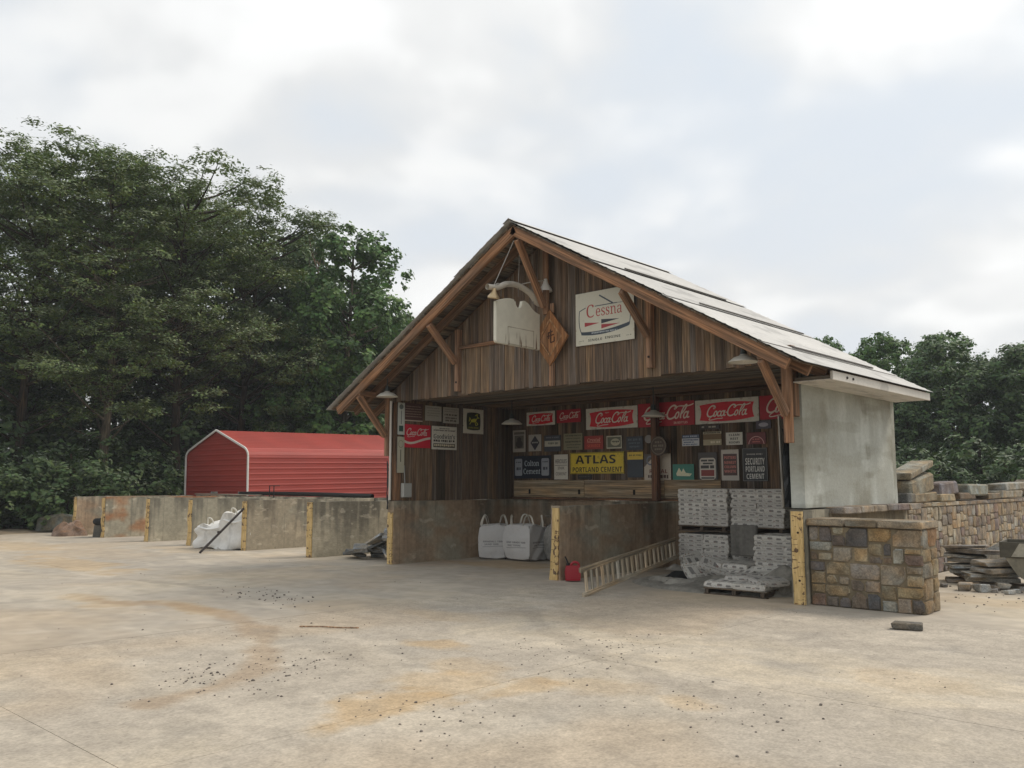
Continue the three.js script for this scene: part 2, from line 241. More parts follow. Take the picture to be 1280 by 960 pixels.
function concreteWall(x0, x1, h, z0, z1, ax, seed) { // wall with slightly broken edges
  const nx = ax === 'x' ? Math.ceil((x1 - x0) / 0.35) : 1, nz = ax === 'z' ? Math.ceil((z1 - z0) / 0.25) : 1;
  const g = new THREE.BoxGeometry(x1 - x0, h, z1 - z0, nx, 4, nz).toNonIndexed().translate((x0 + x1) / 2, h / 2, (z0 + z1) / 2);
  const p = g.attributes.position; for (let i = 0; i < p.count; i++) if (p.getY(i) > h - 0.01) { const k = ax === 'z' ? p.getZ(i) : p.getX(i); p.setY(i, h - 0.025 * noise(k * 3.1 + seed * 7, seed)); }
  g.computeVertexNormals(); return faceUV(g, ax, 4.6, 1.5);
}
const yellowMap = tex(256, 512, (u, v) => { const a = fbm(u * 5 + 3, v * 9, 5), b = fbm(u * 22, v * 9 + 7, 4), k = fbm(u * 4 + 60, v * 46, 3); let c = [0.765, 0.645, 0.425]; c = mix3(c, [0.8, 0.7, 0.5], smooth(0.4, 0.7, b) * 0.7); c = mix3(c, [0.36, 0.27, 0.18], smooth(0.7, 0.76, k) * 0.8); c = mix3(c, [0.34, 0.26, 0.2], smooth(0.68, 0.72, a) * 0.85); const w = 1 + 0.2 * (b - 0.5); return [c[0] * w, c[1] * w, c[2] * w]; }, { sx: 0.5, sy: 1.5 });
const yellowPaint = M(0xffffff, { map: yellowMap, roughness: 0.8 });
function guardPlate(w, h, t, seed, amp) { // chipped yellow plank on the nose of a wall
  const r = rng(seed), L = [], Rr = [], n = 11; let o = 0;
  for (let k = 0; k <= n; k++) { const y = (h * k) / n; o = amp * (noise(k * 0.45, seed) - 0.5) * 2; L.push([-w / 2 + o + (r() - 0.4) * amp * 0.5, y]); Rr.push([w / 2 + o * 0.5 - r() * amp * 0.35, y]); }
  const s = new THREE.Shape(); s.moveTo(...L[0]); for (let k = 1; k <= n; k++) s.lineTo(...L[k]); for (let k = n; k >= 0; k--) s.lineTo(...Rr[k]);
  const g = new THREE.ExtrudeGeometry(s, { depth: t, bevelEnabled: false }); return metricUV(g, 'y');
}
const binSpots = [[-2.92, 0.22, 0], [-6.35, 0.12, 1], [-9.37, 0.25, 2], [-12.2, 0.3, 2], [-15.48, 0.4, 3], [-17.85, 0.5, 4]];
const binLabels = ['concrete divider next to the timber barn, with the rubble heap beside it', 'concrete divider on which the dark pole leans', 'concrete divider holding in the bin of slumped white sacks', 'concrete divider between the clay-stained bin and the sack bin', 'concrete divider with orange clay stain and a wavy yellow nose', 'end divider of the bins, farthest from the barn'];
binSpots.forEach(([x, z, m], i) => {
  const t = thing('bin_divider', binLabels[i], 'wall', [x, 0, z], 0, 'concrete bin dividers');
  part(t, 'wall', concreteWall(-0.12, 0.1, 1.45, -4.6, 0, 'z', i + 3), wallMats[m]);
  part(t, 'yellow_guard', guardPlate(0.21, i === 0 ? 1.42 : 1.4, 0.035, i + 20, [0.015, 0.012, 0.05, 0.05, 0.09, 0.05][i]).translate(-0.01, 0.004, 0.003), yellowPaint);
});
{
  const t = thing('bin_back_wall', 'long low concrete wall closing the row of bins', 'wall');
  part(t, 'wall', concreteWall(-18.3, -0.05, 1.46, -4.75, -4.5, 'x', 8), wallMats[2]);
  part(t, 'cap', boxAt(-18.4, -13.2, 1.462, 1.5, -4.78, -4.47, 0.008, 'x'), M(0xb9b2a2, { map: concMap }));
  const pp = thing('black_pipe', 'long black pipe lying along the top of the bin back wall', 'pipe');
  part(pp, 'tube', tube([[-14.9, 1.53, -4.6], [-12, 1.54, -4.62], [-9, 1.53, -4.6], [-6.5, 1.5, -4.6]], 0.075, 20, 10), M(0x1d1c1c, { roughness: 0.5 }));
  for (const x of [-12.55, -12.25]) single('steel_hook', 'thin black steel hook standing beside the pipe on the bin wall', 'hook', mergeGeometries([boxAt(x, x + 0.03, 1.0, 1.85, -4.47, -4.44, 0.004), boxAt(x, x + 0.03, 1.82, 1.85, -4.7, -4.472, 0.004)]), M(0x222222), 'steel hooks on the bin wall');
  for (const [x, w] of [[-24.4 + 9.5, 0.25], [-17.0, 0.35]]) single('loose_stone', 'small pale stone resting on top of the bin back wall', 'stone', stoneGeo(w, 0.1, 0.18, (x * 10) | 0, 0.3).translate(x, 1.55, -4.62), stone(0xb5ad9f), 'stones on the bin wall');
}
single('leaning_pole', 'dark steel pole leaning on a yellow divider nose over white sacks', 'pole', mergeGeometries([beam([-6.22, 0.02, 1.54], [-6.32, 1.2, 0.19], 0.055, 0.055), beam([-6.262, 0.56, 0.9], [-6.3, 0.56, 1.0], 0.09, 0.06)]), M(0x2f2826, { roughness: 0.7 }));
{ // clay and tyre in the end bin
  const t = thing('worn_tyre', 'black tyre lying on a grey drum base in the end bin', 'tyre', [-15.95, 0, 0.15]);
  part(t, 'tread', new THREE.TorusGeometry(0.3, 0.12, 10, 22).rotateX(Math.PI / 2).translate(0, 0.55, 0), M(0x1b1b1b, { roughness: 0.8 }));
  part(t, 'drum', new THREE.CylinderGeometry(0.36, 0.4, 0.42, 18).translate(0, 0.21, 0), M(0x77736a, { map: concMap }));
  const g = new THREE.SphereGeometry(1, 20, 10, 0, 6.3, 0, Math.PI / 2).scale(0.6, 0.45, 0.6), p = g.attributes.position; for (let i = 0; i < p.count; i++) p.setXYZ(i, p.getX(i) * (0.7 + 0.6 * noise(p.getX(i) * 5, p.getZ(i) * 5 + 4)), p.getY(i) * (0.5 + noise(p.getX(i) * 6 + 9, p.getZ(i) * 6)), p.getZ(i)); g.computeVertexNormals(); metricUV(g);
  single('clay_heap', 'heap of pinkish clay against the end divider', 'heap', g.translate(-17.6, 0, 0.75), stone(0xb08d72));
  single('boulder', 'mossy grey boulder on the dirt at the edge of the wood', 'boulder', rot(stoneGeo(1.5, 0.75, 0.9, 77, 0.35), 0, 0.4, 0).translate(-20.9, 0.36, 0.1), stone(0x8f8a78));
}
{ // broken slabs heaped against the barn's left wall
  const r = rng(41), cols = [stone(0xb5b1a8), stone(0x9b978e), stone(0xc8c2b6)];
  for (let k = 0; k < 15; k++) {
    const t = k / 15, g = stoneGeo(0.5 + 0.5 * r(), 0.07 + 0.05 * r(), 0.25 + 0.2 * r(), 300 + k, 0.25); rot(g, (r() - 0.5) * 0.5, r() * 3, 0.12 + 0.35 * t + (r() - 0.5) * 0.2);
    single('broken_slab', 'broken grey slab in the rubble heap against the outside of the barn wall', 'slab', g.translate(-2.0 + 1.35 * t + (r() - 0.5) * 0.35, 0.1 + 0.62 * t * (0.4 + 0.6 * r()), -0.75 + (r() - 0.5) * 0.9), cols[k % 3], 'broken slabs in the heap');
  }
}

// ================================================================ RED METAL SHED
{
  const redMap = tex(256, 256, (u, v) => { const a = tfbm(u, v, 3, 6, 5, 4), w = 1 + 0.16 * (a - 0.5); return [0.6 * w, 0.245 * w, 0.21 * w]; }, { sx: 5, sy: 5 });
  const red = M(0xffffff, { map: redMap, roughness: 0.55, metalness: 0.1 }), trim = M(0xd8d6d0, { roughness: 0.5 }), darkRed = red;
  const t = thing('metal_shed', 'red ribbed metal shed with white trim behind the concrete bins', 'shed', [-18.7, 0, -5.6]); t.rotation.x = 0.0175;
  const HW = 2.68, E = 3.18, RD = 0.42, PK = 4.22, LEN = 9, path = [];
  const corner = (s) => { const a = []; const top = [HW * 0.9, E + 0.15 + 0.06]; for (let k = 0; k <= 6; k++) { const u = k / 6; a.push([s * lerp(lerp(HW, HW, u), lerp(HW, top[0], u), u), lerp(lerp(E - 0.12, E + 0.06, u), lerp(E + 0.06, top[1], u), u)]); } return a; };
  const right = [[HW, 0], ...corner(1), [0, PK]];
  const dense = []; for (let i = 0; i + 1 < right.length; i++) { const [ax, ay] = right[i], [bx, by] = right[i + 1], L = Math.hypot(bx - ax, by - ay), n = Math.max(1, Math.round(L / 0.0575)); for (let k = 0; k < n; k++) dense.push([lerp(ax, bx, k / n), lerp(ay, by, k / n)]); } dense.push([0, PK]);
  const sheet = (s, lo, hi) => { // ribbed sheet running the length of the shed
    const pts = dense.slice(lo, hi), T = []; let d = lo; const q = pts.map(([x, y], i) => { const a = pts[Math.max(0, i - 1)], b = pts[Math.min(pts.length - 1, i + 1)], nx = b[1] - a[1], ny = a[0] - b[0], l = Math.hypot(nx, ny), o = (lo + i) % 4 === 0 ? 0.014 : 0; return [s * (x + (nx / l) * o), y + (ny / l) * o]; });
    for (let i = 0; i + 1 < q.length; i++) { const [ax, ay] = q[i], [bx, by] = q[i + 1], A = [ax, ay, 0], B = [bx, by, 0], C = [bx, by, -LEN], D = [ax, ay, -LEN]; s > 0 ? T.push([A, D, C], [A, C, B]) : T.push([A, C, D], [A, B, C]); }
    return flat(T);
  };
  const cut = dense.findIndex(([x, y]) => y > E + 0.1);
  for (const s of [1, -1]) { part(t, 'side_wall', sheet(s, 0, cut + 1), red); part(t, 'roof', sheet(s, cut, dense.length), red); }
  for (const z of [-0.06, -LEN + 0.03]) { // ribbed end walls
    const T = []; const n = 74; const half = (y) => { for (let i = 0; i + 1 < dense.length; i++) if (y >= dense[i][1] && y <= dense[i + 1][1]) return lerp(dense[i][0], dense[i + 1][0], (y - dense[i][1]) / (dense[i + 1][1] - dense[i][1] || 1)); return 0; };
    for (let k = 0; k < n; k++) { const y0 = ((PK - 0.02) * k) / n, y1 = ((PK - 0.02) * (k + 1)) / n, o = (i) => (i % 4 === 0 ? 0.022 : 0), h0 = half(y0) - 0.01, h1 = half(y1) - 0.01, za = z + o(k), zb = z + o(k + 1); T.push([[-h0, y0, za], [h0, y0, za], [h1, y1, zb]], [[-h0, y0, za], [h1, y1, zb], [-h1, y1, zb]]); }
    part(t, 'end_wall', flat(T), darkRed);
  }
  const tp = (s) => right.map(([x, y]) => new THREE.Vector3(s * (x + 0.015), y + 0.02, 0.02));
  for (const s of [1, -1]) { const pts = tp(s), gs = []; for (let i = 0; i + 1 < pts.length; i++) gs.push(beam(pts[i].toArray(), pts[i + 1].toArray(), 0.06, 0.09, 0.012, [0, 0, 1])); part(t, 'corner_trim', mergeGeometries(gs), trim); }
}

// ================================================================ TIMBER BARN
const XR = 5.03, PKY = 7.12, SL = 0.571, ZF = 1.13, ZK = -4.68, EL = -0.92, ER = 10.98; // ridge, slope, overhangs
const roofY = (x) => PKY - SL * Math.abs(x - XR);
const barnWood = [0x967e68, 0x867260, 0xa0876c, 0x8f8072, 0x786654, 0x947c66, 0xa08c76, 0x665848].map((c) => wood(c));
const redWood = wood(0x8c6854), beamWood = wood(0xba9070), beamDark = wood(0xa07c60), grayBoard = [0xa09686, 0x8c8274, 0x766a5c, 0x94816a].map((c) => wood(c));
const barn = thing('timber_barn', 'open-fronted timber barn with steep metal roof and plank gable', 'barn');
{
  const r = rng(12);
  // concrete base walls
  const base = sub(barn, 'base_walls');
  part(base, 'concrete_wall', concreteWall(-0.02, 0.2, 1.5, -4.5, 0, 'z', 31), wallMats[4]);
  part(base, 'concrete_wall', concreteWall(0.2, 10.14, 1.5, -4.5, -4.22, 'x', 32), wallMats[4]);
  part(base, 'concrete_wall', concreteWall(10.14, 10.37, 1.5, -4.5, -0.02, 'z', 33), wallMats[2]);
  part(base, 'yellow_guard', guardPlate(0.18, 1.22, 0.03, 61, 0.012).translate(0.085, 0.004, 0.003), yellowPaint);
  // framing posts
  const frame = sub(barn, 'frame');
  part(frame, 'corner_post', boxAt(-0.01, 0.17, 1.505, roofY(0.08) - 0.2, -0.24, -0.06, 0.012), beamDark); part(frame, 'corner_post', boxAt(9.95, 10.045, 1.505, 3.93, -0.62, -0.5, 0.012), barnWood[1]); part(frame, 'corner_post', boxAt(10.05, 10.28, 3.0, roofY(10.16) - 0.2, -0.24, -0.06, 0.012), beamDark);
  part(frame, 'back_post', boxAt(4.92, 5.08, 1.505, 4.05, -4.06, -3.9, 0.01), redWood);
  for (const x of [0.12, 10.1]) part(frame, 'back_post', boxAt(x - 0.08, x + 0.08, 1.505, 3.95, -4.45, -4.27, 0.01), beamDark);
  part(frame, 'header_beam', boxAt(0.0, 10.26, 3.93, 4.18, -0.2, -0.03, 0.01, 'x'), beamDark);
  part(frame, 'back_beam', boxAt(0.0, 10.2, 3.96, 4.15, -4.44, -4.29, 0.01, 'x'), beamDark);
  // ceiling boards on joists
  const ceil = sub(barn, 'ceiling');
  for (let z = -0.22; z > -4.3; z -= 0.265) { const y = 3.955 + r() * 0.03; part(ceil, 'ceiling_board', rot(boxAt(-4.95, 4.95, 0, 0.022, -0.115, 0.115, 0.004, 'x'), (r() - 0.5) * 0.3, (r() - 0.5) * 0.012, (r() - 0.5) * 0.004).translate(5.13, y, z - 0.1), r() < 0.4 ? grayBoard[(r() * 4) | 0] : barnWood[(r() * 8) | 0]); }
  // left inner boards and back boards
  const left = sub(barn, 'left_siding'); for (let z = -0.26; z > -4.2;) { const w = 0.12 + 0.09 * r(); part(left, 'board', boxAt(0.13 + r() * 0.012, 0.185, 1.49 + 0.01 * r(), 3.95, Math.max(z - w, -4.22) + 0.004, z, 0.004), barnWood[(r() * 8) | 0]); z -= w; }
  const outer = sub(barn, 'left_outer_siding'); for (let z = -0.02; z > -4.4;) { const w = 0.16 + 0.09 * r(); part(outer, 'board', boxAt(-0.02, 0.02 + r() * 0.01, 1.5, 4.05, z - w + 0.004, z, 0.004), barnWood[(r() * 8) | 0]); z -= w; }
  const back = sub(barn, 'back_siding'); for (let x = 0.19; x < 10.05;) { const w = 0.13 + 0.09 * r(); part(back, 'board', boxAt(x, Math.min(x + w, 10.06) - 0.004, 1.49, 3.96, -4.235, -4.19 - r() * 0.008, 0.004), barnWood[(r() * 8) | 0]); x += w; }
  for (const [a, b, m] of [[0.27, 2.7, 0], [2.71, 5.1, 1], [5.11, 6.6, 1]]) { const ply = part(back, 'plywood_strip', boxAt(a, b, 1.56, 2.0, -4.182, -4.16, 0.004, 'x'), wood(m ? 0xcdb594 : 0xd6bf9c)); }
  for (const x of [0.85, 2.55, 4.25]) part(back, 'bolt_plate', boxAt(x - 0.03, x + 0.03, 1.64, 1.76, -4.16, -4.14, 0.006), M(0x1c1a19));
  part(back, 'sill', boxAt(0.2, 10.05, 1.502, 1.545, -4.21, -4.08, 0.006, 'x'), beamDark);
  // gable planks
  const gable = sub(barn, 'gable_siding');
  const plank = (x0, x1, y0, y1a, y1b, z0, z1, m) => { const A = [x0, y0], B = [x1, y0], C = [x1, y1b], D = [x0, y1a], T = [], P = (q, z) => [q[0], q[1], z]; const quad = (a, b, c, d) => T.push([a, b, c], [a, c, d]); quad(P(A, z1), P(B, z1), P(C, z1), P(D, z1)); quad(P(B, z0), P(A, z0), P(D, z0), P(C, z0)); quad(P(A, z0), P(A, z1), P(D, z1), P(D, z0)); quad(P(B, z1), P(B, z0), P(C, z0), P(C, z1)); quad(P(A, z0), P(B, z0), P(B, z1), P(A, z1)); quad(P(D, z1), P(C, z1), P(C, z0), P(D, z0)); part(gable, 'board', flat(T), m); };
  for (let x = 0.02; x < 10.24;) { const w = Math.min(0.1 + 0.1 * r(), 10.25 - x), g = 0.003 + 0.004 * r(), zf = 0.03 + r() * 0.014, x1 = x + w - g; const lowY = x > 2.6 && x < 4.95 ? 4.84 : 3.86 + r() * 0.035; const yTop = (q) => roofY(q) - 0.2; plank(x, x1, lowY, yTop(x), yTop(x1), 0.0, zf, barnWood[r() < 0.08 ? 7 : (r() * 7) | 0]); x += w; }
  for (let x = 2.6; x < 5.2;) { const w = Math.min(0.1 + 0.09 * r(), 5.22 - x); const y = 3.87 + r() * 0.03; plank(x, x + w - 0.005, y, 4.9, 4.9, 0.05, 0.085 + r() * 0.015, barnWood[[0, 2, 3, 6, 1][(r() * 5) | 0]]); x += w; }
  part(gable, 'ledge', boxAt(2.56, 5.24, 4.9, 4.975, 0.045, 0.16, 0.008, 'x'), beamDark);
  // brackets under the front overhang
  const br = sub(barn, 'brackets');
  const zR = 1.02;
  for (const [x, yPost, yWall, yTop] of [[0.06, 2.57, 3.05, 0], [2.5, 3.96, 4.6, 0], [5.12, 5.35, 5.5, 0], [7.62, 4.02, 4.62, 0], [10.24, 2.56, 3.02, 0]]) {
    const yt = roofY(x) - 0.3;
    part(br, 'bracket_post', boxAt(x - 0.065, x + 0.065, yPost, yt - 0.02, 0.052 + (x > 2.55 && x < 5.3 ? 0.05 : 0), 0.17, 0.008), beamWood);
    part(br, 'brace', beam([x, yWall, 0.2], [x, yt - 0.02, zR - 0.02], 0.1, 0.15, 0.012, [1, 0, 0]), beamWood);
    if (x < 1 || x > 9) part(br, 'arm', boxAt(x - 0.06, x + 0.06, yt - 0.02, yt + 0.1, -0.05, zR, 0.01, 'z'), beamDark);
    if (x > 2 && x < 8.5) for (const yy of [yPost + 0.2]) part(br, 'bolt', new THREE.CylinderGeometry(0.022, 0.022, 0.02, 8).rotateX(Math.PI / 2).translate(x, yy, 0.178), M(0x2a211c));
  }
}
{ // roof: rafters, deck boards seen from below, metal sheets above
  const roof = sub(barn, 'roof'), r = rng(23), cs = 1 / Math.hypot(1, SL), sn = SL * cs;
  const onSlope = (s, d, off) => [XR + s * (d * cs + off * sn), PKY - d * sn + off * cs]; // distance d down the slope, off above the roof line
  const LL = (XR - EL) / cs, LR = (ER - XR) / cs;
  for (const s of [-1, 1]) {
    const L = s < 0 ? LL : LR;
    for (const [z, w, d0, m] of [[1.0, 0.09, 0.03, 0], [0.5, 0.08, 0.05, 1], [-0.12, 0.08, 0.05, 1], [-1.3, 0.06, 0.05, 1], [-2.5, 0.06, 0.05, 1], [-3.7, 0.06, 0.05, 1], [-4.4, 0.06, 0.05, 1]]) {
      const a = onSlope(s, d0, -0.155), b = onSlope(s, L - (s > 0 && z > 0.9 ? 0.25 : 0.12), -0.155);
      part(roof, 'rafter', beam([a[0], a[1], z], [b[0], b[1], z], w, 0.19, 0.01, [0, 0, 1]), m ? beamDark : beamWood);
    }
    for (let d = 0.03; d < L - 0.05;) { const w = Math.min(0.13 + 0.09 * r(), L - d - 0.01); const c = onSlope(s, d + w / 2, -0.045), g = cbox(w - 0.012, 0.026, ZF - ZK - 0.06 - r() * 0.05, 0.004, 'z'); rot(g, 0, 0, s < 0 ? Math.atan(SL) : -Math.atan(SL)); part(roof, 'deck_board', g.translate(c[0], c[1], (ZF + ZK) / 2), grayBoard[(r() * 4) | 0]); d += w; }
    // metal sheets in overlapping courses
    const marks = s > 0 ? [0.0, 2.36, 4.16, 6.12, L + 0.03] : [0.0, 1.8, 3.6, 5.3, L + 0.05];
    const metal = [0xc6c5c2, 0xc0bfbc, 0xcac9c6, 0xbebdba].map((c) => M(c, { map: sheetMap, roughness: 0.6 }));
    for (let k = 0; k < 4; k++) {
      const d0 = marks[k] - (k ? 0.08 : 0), d1 = marks[k + 1] + 0.02, zf = ZF + 0.03 + (r() - 0.4) * 0.05, zk = ZK - 0.03, T = [], n = Math.round((d1 - d0) / 0.045), q = [];
      for (let i = 0; i <= n; i++) { const u = i / n, d = lerp(d0, d1, u), rib = i % 5 === 0 ? 0.008 : 0; q.push(onSlope(s, d, -0.022 + 0.012 + 0.014 * u + (k ? 0 : 0.012) + rib)); }
      const edge = q.map((p, i) => zf + 0.02 * (noise(i * 0.23, k + s * 9 + 40) - 0.5));
      for (let i = 0; i < n; i++) { const A = [...q[i], edge[i]], B = [...q[i + 1], edge[i + 1]], C = [...q[i + 1], zk], D = [...q[i], zk]; const lo = (p) => [p[0], p[1] - 0.006, p[2]]; const top = s > 0 ? [[A, B, C], [A, C, D]] : [[A, C, B], [A, D, C]]; T.push(...top, [lo(A), lo(C), lo(B)], [lo(A), lo(D), lo(C)], [A, lo(B), B], [A, lo(A), lo(B)]); }
      part(roof, 'metal_sheet', flat(T, 'z'), metal[k]);
    }
    if (s > 0) for (const [d, z0, z1] of [[2.34, 0.1, -3.75], [4.14, 0.05, -4.2], [6.1, 0.1, -3.4]]) { const c = onSlope(1, d, 0.03); const g = cbox(0.05, 0.025, z0 - z1, 0.006, 'z'); rot(g, 0, 0, -Math.atan(SL)); part(roof, 'dark_strip', g.translate(c[0], c[1], (z0 + z1) / 2), M(0x5e5a56, { roughness: 0.9 })); }
  }
  { // ridge cap
    const T = [], y = PKY + 0.045, w = 0.16; for (const s of [-1, 1]) { const A = [XR, y, ZF + 0.05], B = [XR + s * w, y - w * SL, ZF + 0.05], C = [XR + s * w, y - w * SL, ZK - 0.05], D = [XR, y, ZK - 0.05]; s > 0 ? T.push([A, B, C], [A, C, D]) : T.push([A, C, B], [A, D, C]); }
    part(roof, 'ridge_cap', flat(T, 'z'), M(0xbdbab4, { roughness: 0.5, metalness: 0.2 }));
  }
  // boxed eave on the plastered side
  const eave = sub(barn, 'boxed_eave'), pale = M(0xdedad2, { map: sheetMap, roughness: 0.7 });
  part(eave, 'fascia', boxAt(10.93, 10.975, 3.535, 3.68, -4.66, 0.06, 0.006, 'z'), pale);
  for (let k = 0; k < 5; k++) { const x0 = 10.3 + k * 0.126; part(eave, 'soffit_board', boxAt(x0, x0 + 0.12, 3.54 + k * 0.001, 3.56, -4.64, 0.02, 0.004, 'z'), pale); }
  part(eave, 'end_board', boxAt(10.32, 10.92, 3.562, 3.62, -0.02, 0.012, 0.005, 'x'), grayBoard[1]);
  part(eave, 'end_board', boxAt(10.32, 10.92, 3.562, 3.7, -4.66, -4.63, 0.005, 'x'), pale);
  for (const z of [-0.75, -0.5]) part(eave, 'bolt', new THREE.CylinderGeometry(0.022, 0.022, 0.02, 8).rotateZ(Math.PI / 2).translate(10.982, 3.61, z), M(0x3a3532));
  // rear gable planks close the loft
  const rear = sub(barn, 'rear_siding');
  for (let x = 0.02; x < 10.2; x += 0.34) { const t = roofY(x + 0.17) - 0.22; part(rear, 'board', boxAt(x, x + 0.33, 3.9, t, -4.52, -4.48, 0.004), barnWood[(r() * 8) | 0]); }
}
{ // plastered block wall on the right
  const m = tex(1024, 512, (u, v) => {
    const x = u * 4.4, y = v * 2.3, a = fbm(x * 1.1 + 3, y * 0.9, 5), b = fbm(x * 3 + 20, y * 2.2, 5), f = fbm(x * 30, y * 30, 3), s = fbm(x * 3.4 + 50, y * 0.55, 4), h = fbm(x * 0.9 + 7, y * 5 + 3, 4);
    let c = [0.645, 0.65, 0.615]; c = mix3(c, [0.72, 0.73, 0.7], smooth(0.4, 0.66, s * 0.6 + b * 0.4)); c = mix3(c, [0.52, 0.51, 0.455], smooth(0.42, 0.7, a * 0.6 + s * 0.25 + h * 0.15) * 0.8); c = mix3(c, [0.57, 0.57, 0.525], smooth(0.52, 0.68, h) * 0.4); c = mix3(c, [0.46, 0.45, 0.4], smooth(0.6, 0.72, s * 0.6 + h * 0.4) * 0.4);
    const l = 1 + 0.1 * (f - 0.5); return [c[0] * l, c[1] * l, c[2] * l];
  });
  const g = new THREE.BoxGeometry(0.24, 2.22, 4.28, 1, 6, 12).toNonIndexed().translate(10.17, 2.62, -2.43); rough(g, 0.006, 1.5, 3); const p = g.attributes.position, uv = g.attributes.uv; for (let i = 0; i < p.count; i++) uv.setXY(i, -p.getZ(i) / 4.4 + (10.29 - p.getX(i)) * 0.2, (p.getY(i) - 1.5) / 2.3);
  part(barn, 'plaster_wall', g, M(0xffffff, { map: m, bumpMap: grainBump, bumpScale: 0.006, roughness: 0.95 }));
}
{ // painted board and dark sheet by the right front corner
  single('white_board', 'peeling white board leaning upright inside the right front corner', 'board', beam([9.83, 1.51, -0.5], [9.74, 3.06, -0.62], 0.11, 0.03, 0.005), wood(0xd6d0c2));
  const T = [], q = []; for (let i = 0; i <= 10; i++) for (let j = 0; j <= 4; j++) q.push([9.93 + 0.05 * noise(i * 0.7, j * 1.3) + j * 0.02, 1.52 + i * 0.13, -0.3 - j * 0.06 + 0.05 * noise(i * 0.9 + 5, j)]);
  for (let i = 0; i < 10; i++) for (let j = 0; j < 4; j++) { const a = q[i * 5 + j], b = q[i * 5 + j + 1], c = q[i * 5 + j + 6], d = q[i * 5 + j + 5]; T.push([a, b, c], [a, c, d]); }
  single('black_sheet', 'crumpled black plastic sheet hanging in the right front corner', 'plastic sheet', flat(T), M(0x17191c, { roughness: 0.5, side: THREE.DoubleSide }));
  single('downpipe', 'thin white pipe running down the left front post', 'pipe', tube([[0.15, 3.9, 0.1], [0.13, 3.3, 0.09], [0.15, 2.6, 0.1], [0.14, 1.52, 0.09]], 0.03, 12, 8), M(0xcfcac0, { roughness: 0.5 }));
  const t = thing('switch_box', 'small grey metal box on the left inner wall, below the thermometers', 'box', [0.25, 1.75, -0.33]); part(t, 'case', cbox(0.12, 0.34, 0.26, 0.012), M(0xa9a9a3, { roughness: 0.5 })); part(t, 'conduit', tube([[0, 0.17, 0.05], [0, 0.35, 0.06], [-0.02, 0.6, 0.06]], 0.018, 6, 6), M(0x8d8b86));
  const rag = []; for (let i = 0; i < 9; i++) for (const [a, b] of [[0, 1]]) { const y = 1.45 + i * 0.13, w = 0.05 + 0.05 * noise(i, 3), o = 0.05 * noise(i * 0.8, 9); const w2 = 0.05 + 0.05 * noise(i + 1, 3), o2 = 0.05 * noise(i * 0.8 + 0.8, 9); rag.push([[-0.05 + o, y - 0.15, 0.05], [-0.05 + o + w, y - 0.15, 0.06], [-0.05 + o2 + w2, y - 0.02, 0.07]], [[-0.05 + o, y - 0.15, 0.05], [-0.05 + o2 + w2, y - 0.02, 0.07], [-0.05 + o2, y - 0.02, 0.05]]); }
  single('torn_strip', 'torn strip of black rubber hanging on the left front post', 'rubber strip', flat(rag), M(0x1c1b1b, { side: THREE.DoubleSide, roughness: 0.7 }));
}
{ // the wall between the two bays
  const t = thing('bay_divider', 'brown-stained concrete wall with chipped yellow nose between the barn bays', 'wall', [5.1, 0, -0.05]);
  part(t, 'wall', concreteWall(-0.03, 0.2, 1.47, -3.95, 0, 'z', 44), wallMats[4]);
  part(t, 'yellow_guard', guardPlate(0.2, 1.42, 0.035, 71, 0.05).translate(0.08, 0.004, 0.003), yellowPaint);
}

// ================================================================ STONE WALLS
function rubble(W, H, seed, big, small) { // irregular stones covering W x H: polygons with their joints already taken off
  const r = rng(seed), out = [];
  (function split(x, y, w, h, depth) {
    const cut = (w > big[0] || h > big[1]) || (depth < 9 && (w > small[0] * 2.1 || h > small[1] * 2.1) && r() < 0.5);
    if (cut && (w > small[0] * 1.6 || h > small[1] * 1.6)) { const k = 0.36 + 0.28 * r(); if (w / big[0] > h / big[1]) { split(x, y, w * k, h, depth + 1); split(x + w * k, y, w * (1 - k), h, depth + 1); } else { split(x, y, w, h * k, depth + 1); split(x, y + h * k, w, h * (1 - k), depth + 1); } return; }
    const g = 0.005, j = () => g + r() * r() * 0.02, c = () => (r() < 0.4 ? 0.1 + 0.26 * r() : 0.035), x0 = x + j(), x1 = x + w - j(), y0 = y + j(), y1 = y + h - j(), m = Math.min(w, h), P = [];
    const cs = [c(), c(), c(), c()].map((k) => k * m), t = () => (r() - 0.5) * 0.025;
    P.push([x0 + cs[0], y0 + t() * 0.4], [x1 - cs[1], y0 + t() * 0.4], [x1 + t() * 0.3, y0 + cs[1]], [x1 + t() * 0.3, y1 - cs[2]], [x1 - cs[2], y1 + t() * 0.4], [x0 + cs[3], y1 + t() * 0.4], [x0 + t() * 0.3, y1 - cs[3]], [x0 + t() * 0.3, y0 + cs[0]]);
    out.push(P);
  })(0, 0, W, H, 0);
  return out;
}
